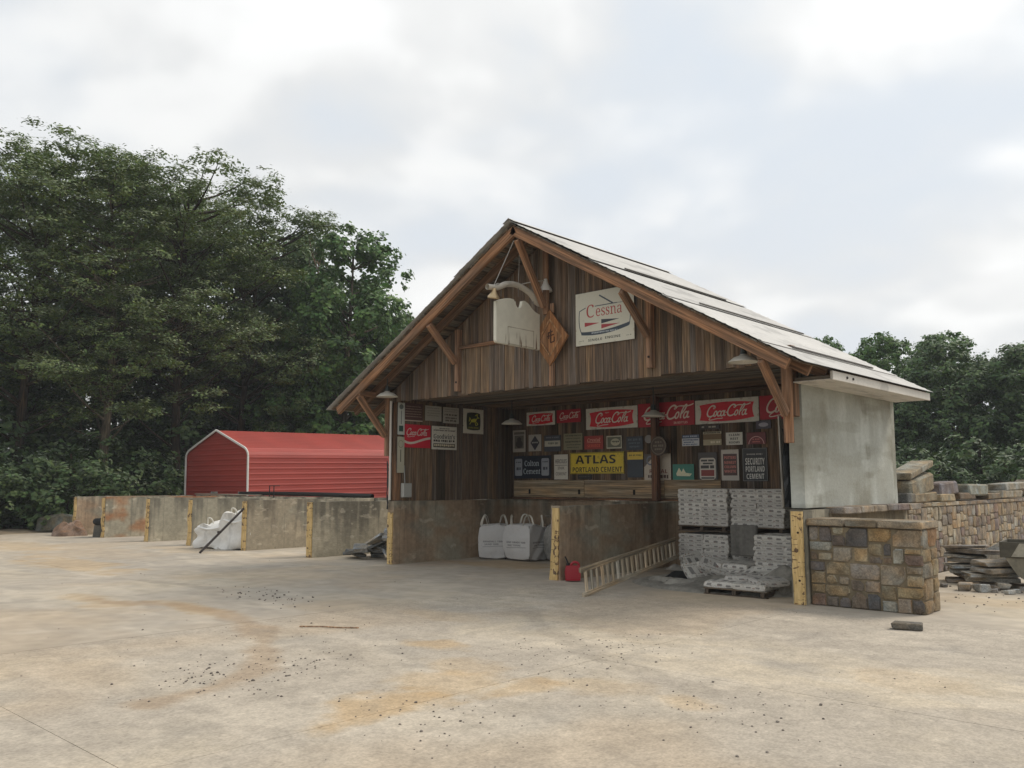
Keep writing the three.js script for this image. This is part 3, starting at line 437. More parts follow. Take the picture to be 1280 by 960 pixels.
function stoneFrom(P, d, seed) { // polygon -> proud stone with worn arris; u, v, and w outwards
  const r = rng(seed), cx = P.reduce((s, p) => s + p[0], 0) / P.length, cy = P.reduce((s, p) => s + p[1], 0) / P.length, T = [], n = P.length, ins = 0.016, tx = (r() - 0.5) * 0.06, ty = (r() - 0.5) * 0.06;
  const dep = (p) => d + (p[0] - cx) * tx + (p[1] - cy) * ty;
  const F = P.map((p) => { const l = Math.hypot(p[0] - cx, p[1] - cy) || 1, k = 1 - ins / l; const q = [cx + (p[0] - cx) * k, cy + (p[1] - cy) * k]; return [q[0], q[1], dep(q)]; }), E = P.map((p) => [p[0], p[1], dep(p) - 0.018]), B = P.map((p) => [p[0], p[1], -0.02]), C = [cx + (r() - 0.5) * 0.03, cy + (r() - 0.5) * 0.03, d + 0.004 + r() * 0.014];
  for (let i = 0; i < n; i++) { const j = (i + 1) % n; T.push([C, F[i], F[j]], [F[i], E[i], E[j]], [F[i], E[j], F[j]], [E[i], B[i], B[j]], [E[i], B[j], E[j]]); }
  return flat(T, 'y');
}
function dressFace(parent, W, H, seed, mats, big, small, basis) { const r = rng(seed + 5); rubble(W, H, seed, big, small).forEach((P, i) => part(parent, 'stone', stoneFrom(P, 0.014 + 0.02 * r(), seed * 100 + i).applyMatrix4(basis), mats[(r() * mats.length) | 0])); }
const frame = (o, u, v) => { const U = new THREE.Vector3(...u), V = new THREE.Vector3(...v), Wd = new THREE.Vector3().crossVectors(U, V), m = new THREE.Matrix4().makeBasis(U, V, Wd); m.setPosition(...o); return m; };
const mortar = M(0x93866f, { map: concMap, bumpMap: grainBump, bumpScale: 0.01 });
const wingStones = [0xbca682, 0xb09c80, 0x84766a, 0xc0a274, 0xaa9c86, 0x988876, 0xb4a088, 0xa08674, 0xac9876, 0x746a60, 0xbab09a, 0xbca886].map((c) => stone(c));
const farStones = [0xc8b494, 0xbcab94, 0xd0bc9c, 0xae9c88, 0xb4a28c, 0xd6c4a8, 0xa69084, 0xc2a886, 0x9a8c7e].map((c) => stone(c));
{
  const t = thing('stone_wing_wall', 'short rubble-stone wing wall with capstones beside the yellow plank', 'stone wall', [10.392, 0, -0.15]);
  part(t, 'core', boxAt(0, 1.7, 0, 1.23, -0.7, 0, 0.01), mortar);
  dressFace(t, 1.72, 1.24, 3, wingStones, [0.46, 0.32], [0.16, 0.12], frame([0, 0, 0], [1, 0, 0], [0, 1, 0]));
  const endStones = [0xb39a72, 0xa88f6c, 0xb08a63, 0xa3947c].map((c) => stone(c));
  dressFace(t, 0.7, 1.24, 9, endStones, [0.5, 0.4], [0.3, 0.24], frame([1.7, 0, 0.02], [0, 0, -1], [0, 1, 0]));
  const r = rng(8); let x = -0.03; for (const w of [0.62, 0.5, 0.66]) { part(t, 'capstone', stoneGeo(w - 0.012, 0.115, 0.8, 500 + ((x * 100) | 0), 0.05).translate(x + w / 2, 1.3 - r() * 0.012, -0.32), stone([0xa8977c, 0xb5a184, 0x9d8d74][(r() * 3) | 0])); x += w; }
}
{
  const t = thing('retaining_wall', 'long stone-faced retaining wall running back behind the plastered barn wall', 'stone wall', [10.3, 0, -0.3]);
  part(t, 'core', boxAt(-0.5, 0.03, 0, 1.42, -19, -4.25, 0.01), mortar);
  dressFace(t, 10.6, 1.42, 21, farStones, [0.42, 0.36], [0.2, 0.16], frame([0.03, 0, -4.3], [0, 0, -1], [0, 1, 0]));
  part(t, 'core', boxAt(0.02, 0.1, 0, 1.42, -4.24, -0.7, 0.01), mortar);
  const r = rng(88); for (let z = -0.72; z > -4.4;) { const w = 0.45 + 0.4 * r(); part(t, 'ledge_stone', stoneGeo(0.34, 0.12, w - 0.01, 600 + ((z * 50) | 0), 0.08).translate(0.16, 1.47 - 0.02 * r(), z - w / 2), farStones[(r() * 9) | 0]); z -= w; }
  for (let z = -4.5; z > -18.8;) { const w = 0.5 + 0.5 * r(); part(t, 'capstone', stoneGeo(0.6, 0.09, w - 0.015, 700 - ((z * 20) | 0), 0.06).translate(-0.22, 1.465, z - w / 2), farStones[(r() * 9) | 0]); z -= w; }
}
{ // quarried blocks stored on the wall
  const blocks = [ // y, z, length, height, depth, tilt, label
    [1.62, -5.1, 0.5, 0.2, 0.5, 0, 'dark grey block lying next to the plastered wall'], [1.62, -6.0, 1.5, 0.22, 0.5, 0.02, 'long tan block under the tilted blocks'],
    [1.86, -5.85, 1.5, 0.42, 0.5, 0.14, 'large cracked tan block tilted on the long block'], [2.2, -5.85, 1.55, 0.14, 0.5, 0.2, 'thin slab lying tilted on top of the large cracked block'],
    [1.6, -7.5, 1.1, 0.17, 0.5, 0, 'pale sandy block with a dark end beside the long block'], [1.8, -7.75, 1.35, 0.3, 0.45, 0.05, 'purplish grey block with a pale top beside the tilted blocks'],
    [1.62, -9.0, 1.3, 0.16, 0.5, 0, 'brown slab under the pale green-grey blocks'], [1.76, -10.0, 1.7, 0.3, 0.5, 0, 'pale green-grey block with a split in its middle'],
    [1.6, -11.3, 1.2, 0.15, 0.5, 0, 'thin brown slab between the pale blocks'], [1.63, -13.2, 2.2, 0.2, 0.5, 0, 'long flat beige block far along the wall'], [1.84, -13.8, 2.6, 0.2, 0.5, 0.02, 'light flat slab on the far beige block'], [1.78, -16.4, 1.8, 0.5, 0.5, 0, 'square beige block at the far end of the wall'],
  ];
  const cs = [0x8d887c, 0xb09a78, 0xb8a98c, 0xbdb096, 0xc6b493, 0x96877f, 0x8f7d68, 0xaca894, 0x9c8a70, 0xbfae92, 0xc0b7a4, 0xb5a58d];
  blocks.forEach(([y, z, l, h, d, tilt, lab], i) => { const g = stoneGeo(d, h, l, 800 + i, 0.1); rot(g, tilt, 0, 0); single('quarried_block', lab + ', on the retaining wall', 'stone block', g.translate(10.15, y, z), stone(cs[i]), 'quarried blocks on the retaining wall'); });
}
{ // flat flagstones stacked on the ground, far side of the wing wall
  const r = rng(54), cs = [0xdcd4c4, 0xccbfac, 0xe4dccc, 0xbcae9e, 0xb2a698].map((c) => stone(c)); let y = 0;
  for (let k = 0; k < 8; k++) { const h = 0.05 + 0.05 * r(), g = stoneGeo(0.7 + 0.5 * r(), h, 0.55 + 0.35 * r(), 900 + k, 0.2); rot(g, (r() - 0.5) * 0.12, 0.7 + (r() - 0.5) * 1.6, (r() - 0.5) * 0.12); single('flagstone', 'flat flagstone in the taller stack on the ground before the retaining wall', 'flagstone', g.translate(11.35 + (r() - 0.5) * 0.2, y + h / 2 + 0.01, -5.4 + (r() - 0.5) * 0.2), cs[(r() * 5) | 0], 'stacked flagstones'); y += h + 0.018; }
  y = 0; for (let k = 0; k < 5; k++) { const h = 0.05 + 0.05 * r(), g = stoneGeo(0.8 + 0.3 * r(), h, 0.6, 930 + k, 0.2); rot(g, (r() - 0.5) * 0.1, r(), (r() - 0.5) * 0.1); single('flagstone', 'flat flagstone in the low stack in front of the taller stack', 'flagstone', g.translate(11.95 + (r() - 0.5) * 0.3, y + h / 2 + 0.01, -4.9 + (r() - 0.5) * 0.3), cs[(r() * 5) | 0], 'stacked flagstones, low'); y += h + 0.02; }
  for (let k = 0; k < 12; k++) { const w = 0.12 + 0.22 * r(), h = w * 0.5; single('rubble_stone', 'loose pale stone scattered before the flagstone stacks', 'stone', rot(stoneGeo(w, h, w * 0.8, 960 + k, 0.4), 0, r() * 3, 0).translate(11.2 + r() * 1.3, h * 0.45, -4.5 + r() * 0.9), cs[(r() * 5) | 0], 'loose pale stones'); }
  const g = rot(stoneGeo(0.8, 0.06, 0.9, 951, 0.2), 0.9, 0.6, 0.2); single('flagstone', 'flagstone leaning on edge between the stack and the steel hopper', 'flagstone', g.translate(11.75, 0.35, -5.9), cs[2]);
}
{ // steel hopper beside the stacks
  const t = thing('steel_hopper', 'rusty steel tipping hopper with a striped rim beside the flagstones', 'hopper', [12.85, 0, -4.9], 0.12);
  const steel = M(0xa29d8e, { map: concMap, roughness: 0.7 }), darkSteel = M(0x6a665a, { map: concMap, roughness: 0.7 }), pale = M(0xd0cdc0, { map: concMap, roughness: 0.7 });
  const s = new THREE.Shape(); s.moveTo(-0.75, 0.62); s.lineTo(-0.55, 0.28); s.quadraticCurveTo(-0.4, 0.12, 0, 0.12); s.lineTo(0.7, 0.12); s.lineTo(0.95, 0.62); s.lineTo(0.91, 0.62); s.lineTo(0.67, 0.16); s.lineTo(0, 0.16); s.quadraticCurveTo(-0.36, 0.16, -0.51, 0.3); s.lineTo(-0.7, 0.62); s.closePath();
  part(t, 'trough', metricUV(new THREE.ExtrudeGeometry(s, { depth: 0.9, bevelEnabled: false, curveSegments: 8 }).translate(0, 0, -0.45)), steel);
  const side = new THREE.Shape(); side.moveTo(-0.75, 0.62); side.lineTo(-0.55, 0.28); side.quadraticCurveTo(-0.4, 0.12, 0, 0.12); side.lineTo(0.7, 0.12); side.lineTo(0.95, 0.62); side.closePath();
  for (const z of [-0.47, 0.45]) part(t, 'side_plate', metricUV(new THREE.ExtrudeGeometry(side, { depth: 0.02, bevelEnabled: false }).translate(0, 0, z)), steel);
  for (const z of [-0.5, 0.475]) { const b = part(t, 'rim', boxAt(-0.8, 1.0, 0.58, 0.86, z, z + 0.03, 0.006, 'x'), darkSteel); for (const x of [-0.62, -0.12, 0.4]) { const q = new THREE.Shape(); q.moveTo(x, 0.6); q.lineTo(x + 0.3, 0.6); q.lineTo(x + 0.42, 0.84); q.lineTo(x + 0.14, 0.84); q.closePath(); part(b, 'stripe', metricUV(new THREE.ExtrudeGeometry(q, { depth: 0.006, bevelEnabled: false }).translate(0, 0, z < 0 ? z - 0.008 : z + 0.032)), pale); } }
  for (const x of [-0.8, 0.97]) part(t, 'rim', boxAt(x, x + 0.03, 0.6, 0.86, -0.46, 0.47, 0.006, 'z'), darkSteel);
  for (const [x, z] of [[-0.1, 0.3], [-0.1, -0.3], [0.55, 0.3], [0.55, -0.3]]) part(t, 'foot', boxAt(x - 0.12, x + 0.12, 0, 0.125, z - 0.08, z + 0.08, 0.01), M(0x2b2927));
}
{
  const t = thing('yellow_plank', 'yellow painted timber plank bolted upright at the right front corner', 'plank', [10.28, 0, 0.0]);
  part(t, 'plank', guardPlate(0.185, 1.46, 0.05, 91, 0.012).translate(0, 0.005, 0.003), yellowPaint);
  for (const y of [0.38, 1.13]) part(t, 'bolt', new THREE.CylinderGeometry(0.018, 0.018, 0.012, 8).rotateX(Math.PI / 2).translate(0.02, y, 0.056), M(0x3a2a1c));
}

// ================================================================ SIGNS
function canvas(w, h, draw, wear = 0.12, seed = 1, lift = 1) {
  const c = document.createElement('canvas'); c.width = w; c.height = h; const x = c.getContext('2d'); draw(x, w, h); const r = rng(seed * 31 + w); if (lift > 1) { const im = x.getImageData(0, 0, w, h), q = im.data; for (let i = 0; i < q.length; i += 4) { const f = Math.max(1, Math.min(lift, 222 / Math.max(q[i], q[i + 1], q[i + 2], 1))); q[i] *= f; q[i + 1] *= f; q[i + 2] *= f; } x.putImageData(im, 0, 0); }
  for (let k = 0; k < 260; k++) { x.fillStyle = r() < 0.6 ? `rgba(70,50,35,${wear * r()})` : `rgba(230,225,210,${wear * 0.5 * r()})`; const s = 1 + r() * r() * w * 0.03; x.beginPath(); x.ellipse(r() * w, r() * h, s, s * (0.4 + r()), r() * 3, 0, 7); x.fill(); }
  for (let k = 0; k < 10; k++) { x.fillStyle = `rgba(105,62,32,${wear * 2 * r()})`; const e = (r() * 4) | 0, s = 2 + r() * w * 0.02; x.beginPath(); x.ellipse(e === 0 ? 2 : e === 1 ? w - 2 : r() * w, e === 2 ? 2 : e === 3 ? h - 2 : r() * h, s, s, 0, 0, 7); x.fill(); }
  const t = new THREE.CanvasTexture(c); t.colorSpace = THREE.SRGBColorSpace; return t;
}
const F = (x, s, t, px, py, size, col, font = 'bold', fam = 'sans-serif', maxW) => { x.fillStyle = col; x.font = `${font} ${size}px ${fam}`; x.textAlign = 'center'; x.textBaseline = 'middle'; maxW ? x.fillText(t, px, py, maxW) : x.fillText(t, px, py); };
function fillWidth(x, t, cx, cy, w, h, col, fam = 'bold', face = 'sans-serif') { x.save(); x.font = `${fam} 100px ${face}`; const m = x.measureText(t).width; x.translate(cx, cy); x.scale(w / m, h / 74); x.fillStyle = col; x.textAlign = 'center'; x.textBaseline = 'alphabetic'; x.fillText(t, 0, 37); x.restore(); }
function script(x, cx, cy, w, col) { // flowing two-word script drawn with strokes
  x.save(); x.translate(cx - w / 2, cy); const k = w / 400; x.scale(k, k); x.transform(1, 0, -0.3, 1, 12, 0); x.strokeStyle = col; x.lineCap = 'round'; x.lineJoin = 'round';
  const P = (lw, f) => { x.lineWidth = lw; x.beginPath(); f(); x.stroke(); };
  const cap = (o) => { P(13, () => { x.moveTo(o + 72, -38); x.bezierCurveTo(o + 60, -66, o + 16, -62, o + 8, -8); x.bezierCurveTo(o + 2, 44, o + 52, 52, o + 78, 22); }); P(6, () => { x.moveTo(o + 72, -38); x.bezierCurveTo(o + 66, -22, o + 54, -26, o + 56, -38); }); };
  const o_ = (o) => P(11, () => { x.ellipse(o, 16, 13, 22, 0.15, 0, 7); }), c_ = (o) => P(11, () => { x.moveTo(o + 16, 0); x.bezierCurveTo(o - 2, -14, o - 16, 6, o - 12, 22); x.bezierCurveTo(o - 6, 44, o + 14, 38, o + 22, 24); });
  const a_ = (o) => { P(11, () => { x.ellipse(o, 16, 14, 22, 0.15, 0, 7); }); P(12, () => { x.moveTo(o + 18, -6); x.bezierCurveTo(o + 14, 16, o + 12, 42, o + 30, 32); }); };
  cap(0); o_(88); c_(122); a_(156); P(9, () => { x.moveTo(188, 8); x.lineTo(206, 6); });
  cap(196); o_(288); P(12, () => { x.moveTo(322, 34); x.bezierCurveTo(312, 20, 322, -50, 344, -56); x.bezierCurveTo(358, -56, 344, -14, 322, 6); }); a_(358);
  P(7, () => { x.moveTo(60, 40); x.bezierCurveTo(20, 66, 40, 76, 96, 62); x.bezierCurveTo(130, 54, 150, 62, 168, 56); }); P(9, () => { x.moveTo(262, -38); x.bezierCurveTo(300, -66, 340, -30, 398, -58); });
  x.restore();
}
function sign(name, label, w, h, pos, face, draw, { W = 384, wear = 0.12, edge = 0x3b3632, t = 0.02, tilt = 0, group, lift = 1 } = {}) {
  const H = Math.max(48, Math.round((W * h) / w)), map = canvas(W, H, draw, wear, name.length + W + Math.round(w * 100), lift);
  const fm = new THREE.MeshStandardMaterial({ map, roughness: 0.45 }), em = M(edge, { roughness: 0.7 });
  const m = shadow(new THREE.Mesh(new THREE.BoxGeometry(w, h, t), [em, em, em, em, fm, em])); m.name = numbered(name); tag(m, label, 'sign', group); m.position.set(...pos); m.rotation.set(0, face === 'x' ? Math.PI / 2 : 0, tilt, 'YXZ'); scene.add(m); return m;
}
const bg = (x, w, h, c) => { x.fillStyle = c; x.fillRect(0, 0, w, h); };
const scribble = (x, w, rows, col) => { x.fillStyle = col; for (const [y, hh, a, b, s] of rows) { const r = rng(s ?? y); for (let p = a; p < b;) { const l = hh * (0.5 + r() * 0.6); x.fillRect(p, y, Math.min(l, b - p), hh * (0.75 + 0.25 * r())); p += l + hh * (r() < 0.2 ? 0.7 : 0.22); } } };
const fishtail = (big) => (x, w, h) => { bg(x, w, h, '#d8d4c8'); x.fillStyle = '#b0202c'; x.beginPath(); const l = w * 0.07, r = w * 0.93, t = h * 0.14, b = h * 0.9; x.moveTo(l, t + h * 0.08); x.quadraticCurveTo(w / 2, t - h * 0.1, r, t + h * 0.06); x.quadraticCurveTo(r - w * 0.05, h * 0.5, r, b - h * 0.1); x.quadraticCurveTo(w / 2, b + h * 0.12, l, b - h * 0.06); x.quadraticCurveTo(l + w * 0.055, h * 0.5, l, t + h * 0.08); x.fill(); if (big) F(x, 0, 'ENJOY', w * 0.42, h * 0.24, h * 0.08, '#e9dccd'); script(x, w * 0.5, h * 0.52, w * 0.66, '#efe9dc'); };
const redPlate = (bottles, k = 0.8) => (x, w, h) => { bg(x, w, h, '#8e1c28'); script(x, w * 0.5, h * 0.48, w * k, '#e6dacb'); if (bottles) F(x, 0, 'IN BOTTLES', w * 0.76, h * 0.88, h * 0.12, '#d9c9b6'); };
const LX = 0.2, BZ = -4.172;
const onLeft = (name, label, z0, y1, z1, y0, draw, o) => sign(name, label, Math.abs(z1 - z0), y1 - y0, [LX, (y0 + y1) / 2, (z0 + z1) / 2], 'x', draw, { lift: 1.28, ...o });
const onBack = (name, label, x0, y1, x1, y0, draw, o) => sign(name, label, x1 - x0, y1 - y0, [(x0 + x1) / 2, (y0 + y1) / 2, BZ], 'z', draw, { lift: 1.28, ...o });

// left wall
for (const [n, lab, y1, y0, d] of [['thermometer_sign', 'tall white thermometer sign with dark patches on the left front post, upper one', 3.87, 3.09, (x, w, h) => { bg(x, w, h, '#c9ccc4'); x.fillStyle = '#6d7673'; x.beginPath(); x.ellipse(w / 2, h * 0.13, w * 0.3, h * 0.08, 0, 0, 7); x.fill(); x.fillStyle = '#39403f'; x.fillRect(w * 0.47, h * 0.25, w * 0.08, h * 0.42); x.fillStyle = '#34524a'; x.fillRect(w * 0.2, h * 0.72, w * 0.6, h * 0.18); }], ['thermometer_sign', 'tall rounded cream thermometer sign with a dark tube, lower one on the left post', 3.04, 2.17, (x, w, h) => { bg(x, w, h, '#bdb9a4'); x.strokeStyle = '#8d8970'; x.lineWidth = 6; x.beginPath(); x.ellipse(w / 2, h * 0.2, w * 0.33, h * 0.1, 0, 0, 7); x.stroke(); x.fillStyle = '#25221d'; x.fillRect(w * 0.45, h * 0.36, w * 0.1, h * 0.34); }]])
  sign(n, lab, 0.22, y1 - y0, [0.24, (y0 + y1) / 2, -0.14], 'x', d, { W: 96 });
onLeft('metal_sign', 'dark brown sign of fine pale print above the red wave sign', -0.27, 3.88, -0.86, 3.44, (x, w, h) => { bg(x, w, h, '#4a3733'); scribble(x, w, [[h * 0.16, h * 0.04, 40, w - 40], [h * 0.3, h * 0.04, 20, w - 20], [h * 0.44, h * 0.04, 20, w - 20], [h * 0.58, h * 0.04, 20, w - 30], [h * 0.72, h * 0.04, 20, w - 20]], '#8d7e74'); x.fillStyle = '#a89a8c'; x.fillRect(0, h * 0.94, w, h * 0.06); });
onLeft('metal_sign', 'red sign with white script and a white wave on the left inner wall', -0.27, 3.36, -1.13, 2.79, (x, w, h) => { bg(x, w, h, '#a52433'); script(x, w * 0.47, h * 0.34, w * 0.8, '#dccfc6'); x.strokeStyle = '#d5cabd'; x.lineWidth = h * 0.1; x.beginPath(); x.moveTo(-10, h * 0.7); x.bezierCurveTo(w * 0.3, h * 0.98, w * 0.55, h * 0.62, w + 10, h * 0.56); x.stroke(); });
onLeft('metal_sign', 'small grey paper sign of faint print, higher of the two beside the deer sign', -0.94, 3.86, -1.5, 3.48, (x, w, h) => { bg(x, w, h, '#8d8a82'); scribble(x, w, [[h * 0.12, h * 0.06, 40, w - 60], [h * 0.3, h * 0.05, 60, w - 40], [h * 0.46, h * 0.05, 40, w - 40], [h * 0.62, h * 0.05, 50, w - 60]], '#6a665f'); });
onLeft('metal_sign', 'small grey sign with bold dark lower lines next to the deer sign', -1.55, 3.86, -2.11, 3.45, (x, w, h) => { bg(x, w, h, '#8f8c84'); scribble(x, w, [[h * 0.1, h * 0.06, 40, w - 40], [h * 0.24, h * 0.05, 40, w - 40]], '#6b675f'); scribble(x, w, [[h * 0.42, h * 0.12, 40, w - 40], [h * 0.62, h * 0.1, 60, w - 40], [h * 0.78, h * 0.12, 60, w - 60]], '#3d3a35'); });
onLeft('metal_sign', 'white sign with bold black lettering below the grey paper signs', -1.17, 3.36, -2.04, 2.77, (x, w, h) => { bg(x, w, h, '#c9c6bb'); scribble(x, w, [[h * 0.07, h * 0.05, w * 0.3, w * 0.7], [h * 0.15, h * 0.06, 30, w - 30]], '#57534c'); fillWidth(x, 'Goodwin\u2019s', w * 0.5, h * 0.44, w * 0.86, h * 0.2, '#2b2926', 'bold', 'serif'); scribble(x, w, [[h * 0.58, h * 0.1, 30, w - 30]], '#2f2c29'); x.fillStyle = '#35322c'; x.fillRect(w * 0.07, h * 0.74, w * 0.86, h * 0.17); scribble(x, w, [[h * 0.77, h * 0.1, w * 0.1, w * 0.9]], '#b5ad98'); });
onLeft('metal_sign', 'white-bordered dark green sign with a leaping yellow deer emblem', -2.26, 3.87, -3.02, 3.22, (x, w, h) => {
  bg(x, w, h, '#cfcdbd'); x.fillStyle = '#28301f'; x.beginPath(); x.moveTo(w * 0.2, h * 0.17); x.quadraticCurveTo(w * 0.5, h * 0.1, w * 0.82, h * 0.17); x.quadraticCurveTo(w * 0.88, h * 0.5, w * 0.82, h * 0.82); x.quadraticCurveTo(w * 0.5, h * 0.9, w * 0.2, h * 0.82); x.quadraticCurveTo(w * 0.14, h * 0.5, w * 0.2, h * 0.17); x.fill();
  x.strokeStyle = '#a3a13c'; x.fillStyle = '#a3a13c'; x.lineWidth = w * 0.03; x.lineCap = 'round'; x.beginPath(); x.ellipse(w * 0.52, h * 0.46, w * 0.14, h * 0.07, -0.2, 0, 7); x.fill(); x.beginPath(); x.moveTo(w * 0.63, h * 0.43); x.lineTo(w * 0.72, h * 0.33); x.lineTo(w * 0.78, h * 0.36); x.moveTo(w * 0.71, h * 0.33); x.lineTo(w * 0.66, h * 0.22); x.lineTo(w * 0.6, h * 0.26); x.moveTo(w * 0.68, h * 0.27); x.lineTo(w * 0.72, h * 0.2); x.moveTo(w * 0.62, h * 0.5); x.lineTo(w * 0.72, h * 0.6); x.lineTo(w * 0.66, h * 0.66); x.moveTo(w * 0.58, h * 0.52); x.lineTo(w * 0.62, h * 0.66); x.moveTo(w * 0.4, h * 0.47); x.lineTo(w * 0.33, h * 0.36); x.lineTo(w * 0.3, h * 0.5); x.moveTo(w * 0.41, h * 0.5); x.lineTo(w * 0.33, h * 0.62); x.stroke();
  fillWidth(x, 'JOHN DEERE', w * 0.51, h * 0.755, w * 0.5, h * 0.07, '#8f8d3c');
});
// back wall, top row
onBack('metal_sign', 'smallest white sign with a red fishtail panel, next to the left inner wall', 0.74, 3.84, 1.75, 3.47, fishtail(false));
onBack('metal_sign', 'small dark red sign with cream script between two white-bordered red signs', 1.81, 3.84, 2.62, 3.5, redPlate(false));
onBack('metal_sign', 'large white sign with a red fishtail panel above the yellow cement sign', 2.79, 3.82, 4.38, 3.28, fishtail(true), { W: 512 });
onBack('metal_sign', 'long dark red sign with cream script half hidden by a hanging lamp', 4.4, 3.84, 5.97, 3.27, redPlate(true, 0.84), { W: 512 });
onBack('metal_sign', 'large white sign with a red fishtail panel above the rest room sign', 5.99, 3.82, 7.58, 3.27, fishtail(false), { W: 512 });
onBack('metal_sign', 'dark red sign with white script beside the right corner brace', 7.6, 3.82, 9.1, 3.3, redPlate(false, 0.84), { W: 512 });
// middle row
onBack('metal_sign', 'narrow framed grey poster with a dark standing figure', 0.23, 3.37, 0.7, 2.77, (x, w, h) => { bg(x, w, h, '#8a857c'); x.fillStyle = '#57524c'; x.fillRect(w * 0.1, h * 0.08, w * 0.8, h * 0.12); x.fillRect(w * 0.14, h * 0.24, w * 0.72, h * 0.6); x.fillStyle = '#37332f'; x.beginPath(); x.ellipse(w * 0.5, h * 0.42, w * 0.16, h * 0.1, 0, 0, 7); x.ellipse(w * 0.5, h * 0.64, w * 0.27, h * 0.18, 0, 0, 7); x.fill(); }, { W: 192 });
onBack('metal_sign', 'grey sign with a dark diamond shape in the middle', 0.81, 3.23, 1.27, 2.78, (x, w, h) => { bg(x, w, h, '#8f8b85'); x.fillStyle = '#35353c'; x.beginPath(); x.moveTo(w * 0.5, h * 0.06); x.lineTo(w * 0.85, h * 0.5); x.lineTo(w * 0.5, h * 0.95); x.lineTo(w * 0.15, h * 0.5); x.fill(); scribble(x, w, [[h * 0.44, h * 0.09, w * 0.26, w * 0.74]], '#8d8a86'); }, { W: 192 });
onBack('metal_sign', 'dark sign with a pale printed box in its middle', 1.37, 3.19, 1.94, 2.76, (x, w, h) => { bg(x, w, h, '#3d4046'); x.fillStyle = '#9c998d'; x.fillRect(w * 0.03, h * 0.34, w * 0.94, h * 0.36); scribble(x, w, [[h * 0.44, h * 0.14, w * 0.25, w * 0.85]], '#5d5f58'); scribble(x, w, [[h * 0.1, h * 0.1, 20, w - 20]], '#686a70'); }, { W: 192 });
onBack('metal_sign', 'faded olive sign of small print above the yellow cement sign', 2.04, 3.21, 2.67, 2.78, (x, w, h) => { bg(x, w, h, '#6e6a56'); scribble(x, w, [[h * 0.1, h * 0.08, 20, w - 20], [h * 0.28, h * 0.06, 30, w - 30], [h * 0.46, h * 0.1, 20, w - 20], [h * 0.66, h * 0.06, 30, w - 20], [h * 0.82, h * 0.06, 40, w - 40]], '#454236'); }, { W: 224 });
onBack('metal_sign', 'faded red sign with pale script above the yellow cement sign', 2.73, 3.12, 3.33, 2.78, (x, w, h) => { bg(x, w, h, '#84332d'); fillWidth(x, 'Crystal', w * 0.48, h * 0.3, w * 0.7, h * 0.26, '#c99c88', 'italic bold', 'serif'); x.fillStyle = '#b98a78'; x.fillRect(w * 0.14, h * 0.48, w * 0.74, h * 0.03); fillWidth(x, 'SERVICE', w * 0.5, h * 0.74, w * 0.7, h * 0.22, '#b0553f'); }, { W: 224 });
onBack('metal_sign', 'pale framed sign with a dark picture at its left', 3.43, 3.1, 3.9, 2.78, (x, w, h) => { bg(x, w, h, '#a09d8d'); x.fillStyle = '#55564a'; x.fillRect(w * 0.06, h * 0.1, w * 0.88, h * 0.8); x.fillStyle = '#98957f'; x.beginPath(); x.ellipse(w * 0.58, h * 0.5, w * 0.3, h * 0.28, 0, 0, 7); x.fill(); scribble(x, w, [[h * 0.4, h * 0.14, w * 0.36, w * 0.86]], '#46463c'); }, { W: 192 });
onBack('metal_sign', 'dark blue-black sign with dim lettering next to a white disc', 4.03, 3.06, 4.52, 2.73, (x, w, h) => { bg(x, w, h, '#2f343b'); scribble(x, w, [[h * 0.16, h * 0.18, 20, w - 20], [h * 0.44, h * 0.14, 30, w - 30], [h * 0.7, h * 0.14, 40, w - 40]], '#4a525a'); }, { W: 192 });
{ const g = new THREE.CylinderGeometry(0.1, 0.1, 0.02, 24).rotateX(Math.PI / 2).translate(4.68, 2.98, BZ); single('round_plaque', 'small white round plaque on the back wall above the diagonal panel', 'plaque', g, M(0x8f8b85, { roughness: 0.5 })); }
// lower row
onBack('metal_sign', 'dark navy sign with cream lettering between two printed bags', 0.27, 2.66, 1.6, 2.05, (x, w, h) => { bg(x, w, h, '#20242e'); for (const px of [0.03, 0.75]) { x.fillStyle = '#7f838a'; x.beginPath(); x.roundRect(w * px, h * 0.12, w * 0.2, h * 0.76, 12); x.fill(); scribble(x, w, [[h * 0.25, h * 0.06, w * (px + 0.03), w * (px + 0.17)], [h * 0.5, h * 0.14, w * (px + 0.04), w * (px + 0.16)]], '#3f434b'); } fillWidth(x, 'Colton', w * 0.49, h * 0.33, w * 0.4, h * 0.24, '#b9c3c8', '', 'serif'); fillWidth(x, 'Cement', w * 0.49, h * 0.68, w * 0.46, h * 0.24, '#b9c3c8', '', 'serif'); });
onBack('metal_sign', 'upright white sign with three rows of dark lettering', 1.71, 2.67, 2.18, 2.02, (x, w, h) => { bg(x, w, h, '#aaa79d'); fillWidth(x, 'HERCULES', w * 0.5, h * 0.27, w * 0.84, h * 0.17, '#4a4742'); fillWidth(x, 'INK', w * 0.5, h * 0.54, w * 0.5, h * 0.12, '#6a655d'); fillWidth(x, 'CEMENT', w * 0.5, h * 0.77, w * 0.8, h * 0.13, '#6a655d'); x.fillStyle = '#4c4943'; x.fillRect(w * 0.06, h * 0.42, w * 0.88, h * 0.02); }, { W: 224 });
onBack('metal_sign', 'long yellow sign with large black cement lettering', 2.26, 2.7, 3.96, 2.16, (x, w, h) => { bg(x, w, h, '#c2ab33'); x.strokeStyle = '#4c4520'; x.lineWidth = 4; x.strokeRect(5, 5, w - 10, h - 10); fillWidth(x, 'ATLAS', w * 0.48, h * 0.32, w * 0.76, h * 0.4, '#1c1a14'); fillWidth(x, 'PORTLAND CEMENT', w * 0.5, h * 0.8, w * 0.93, h * 0.24, '#1c1a14'); }, { W: 512 });
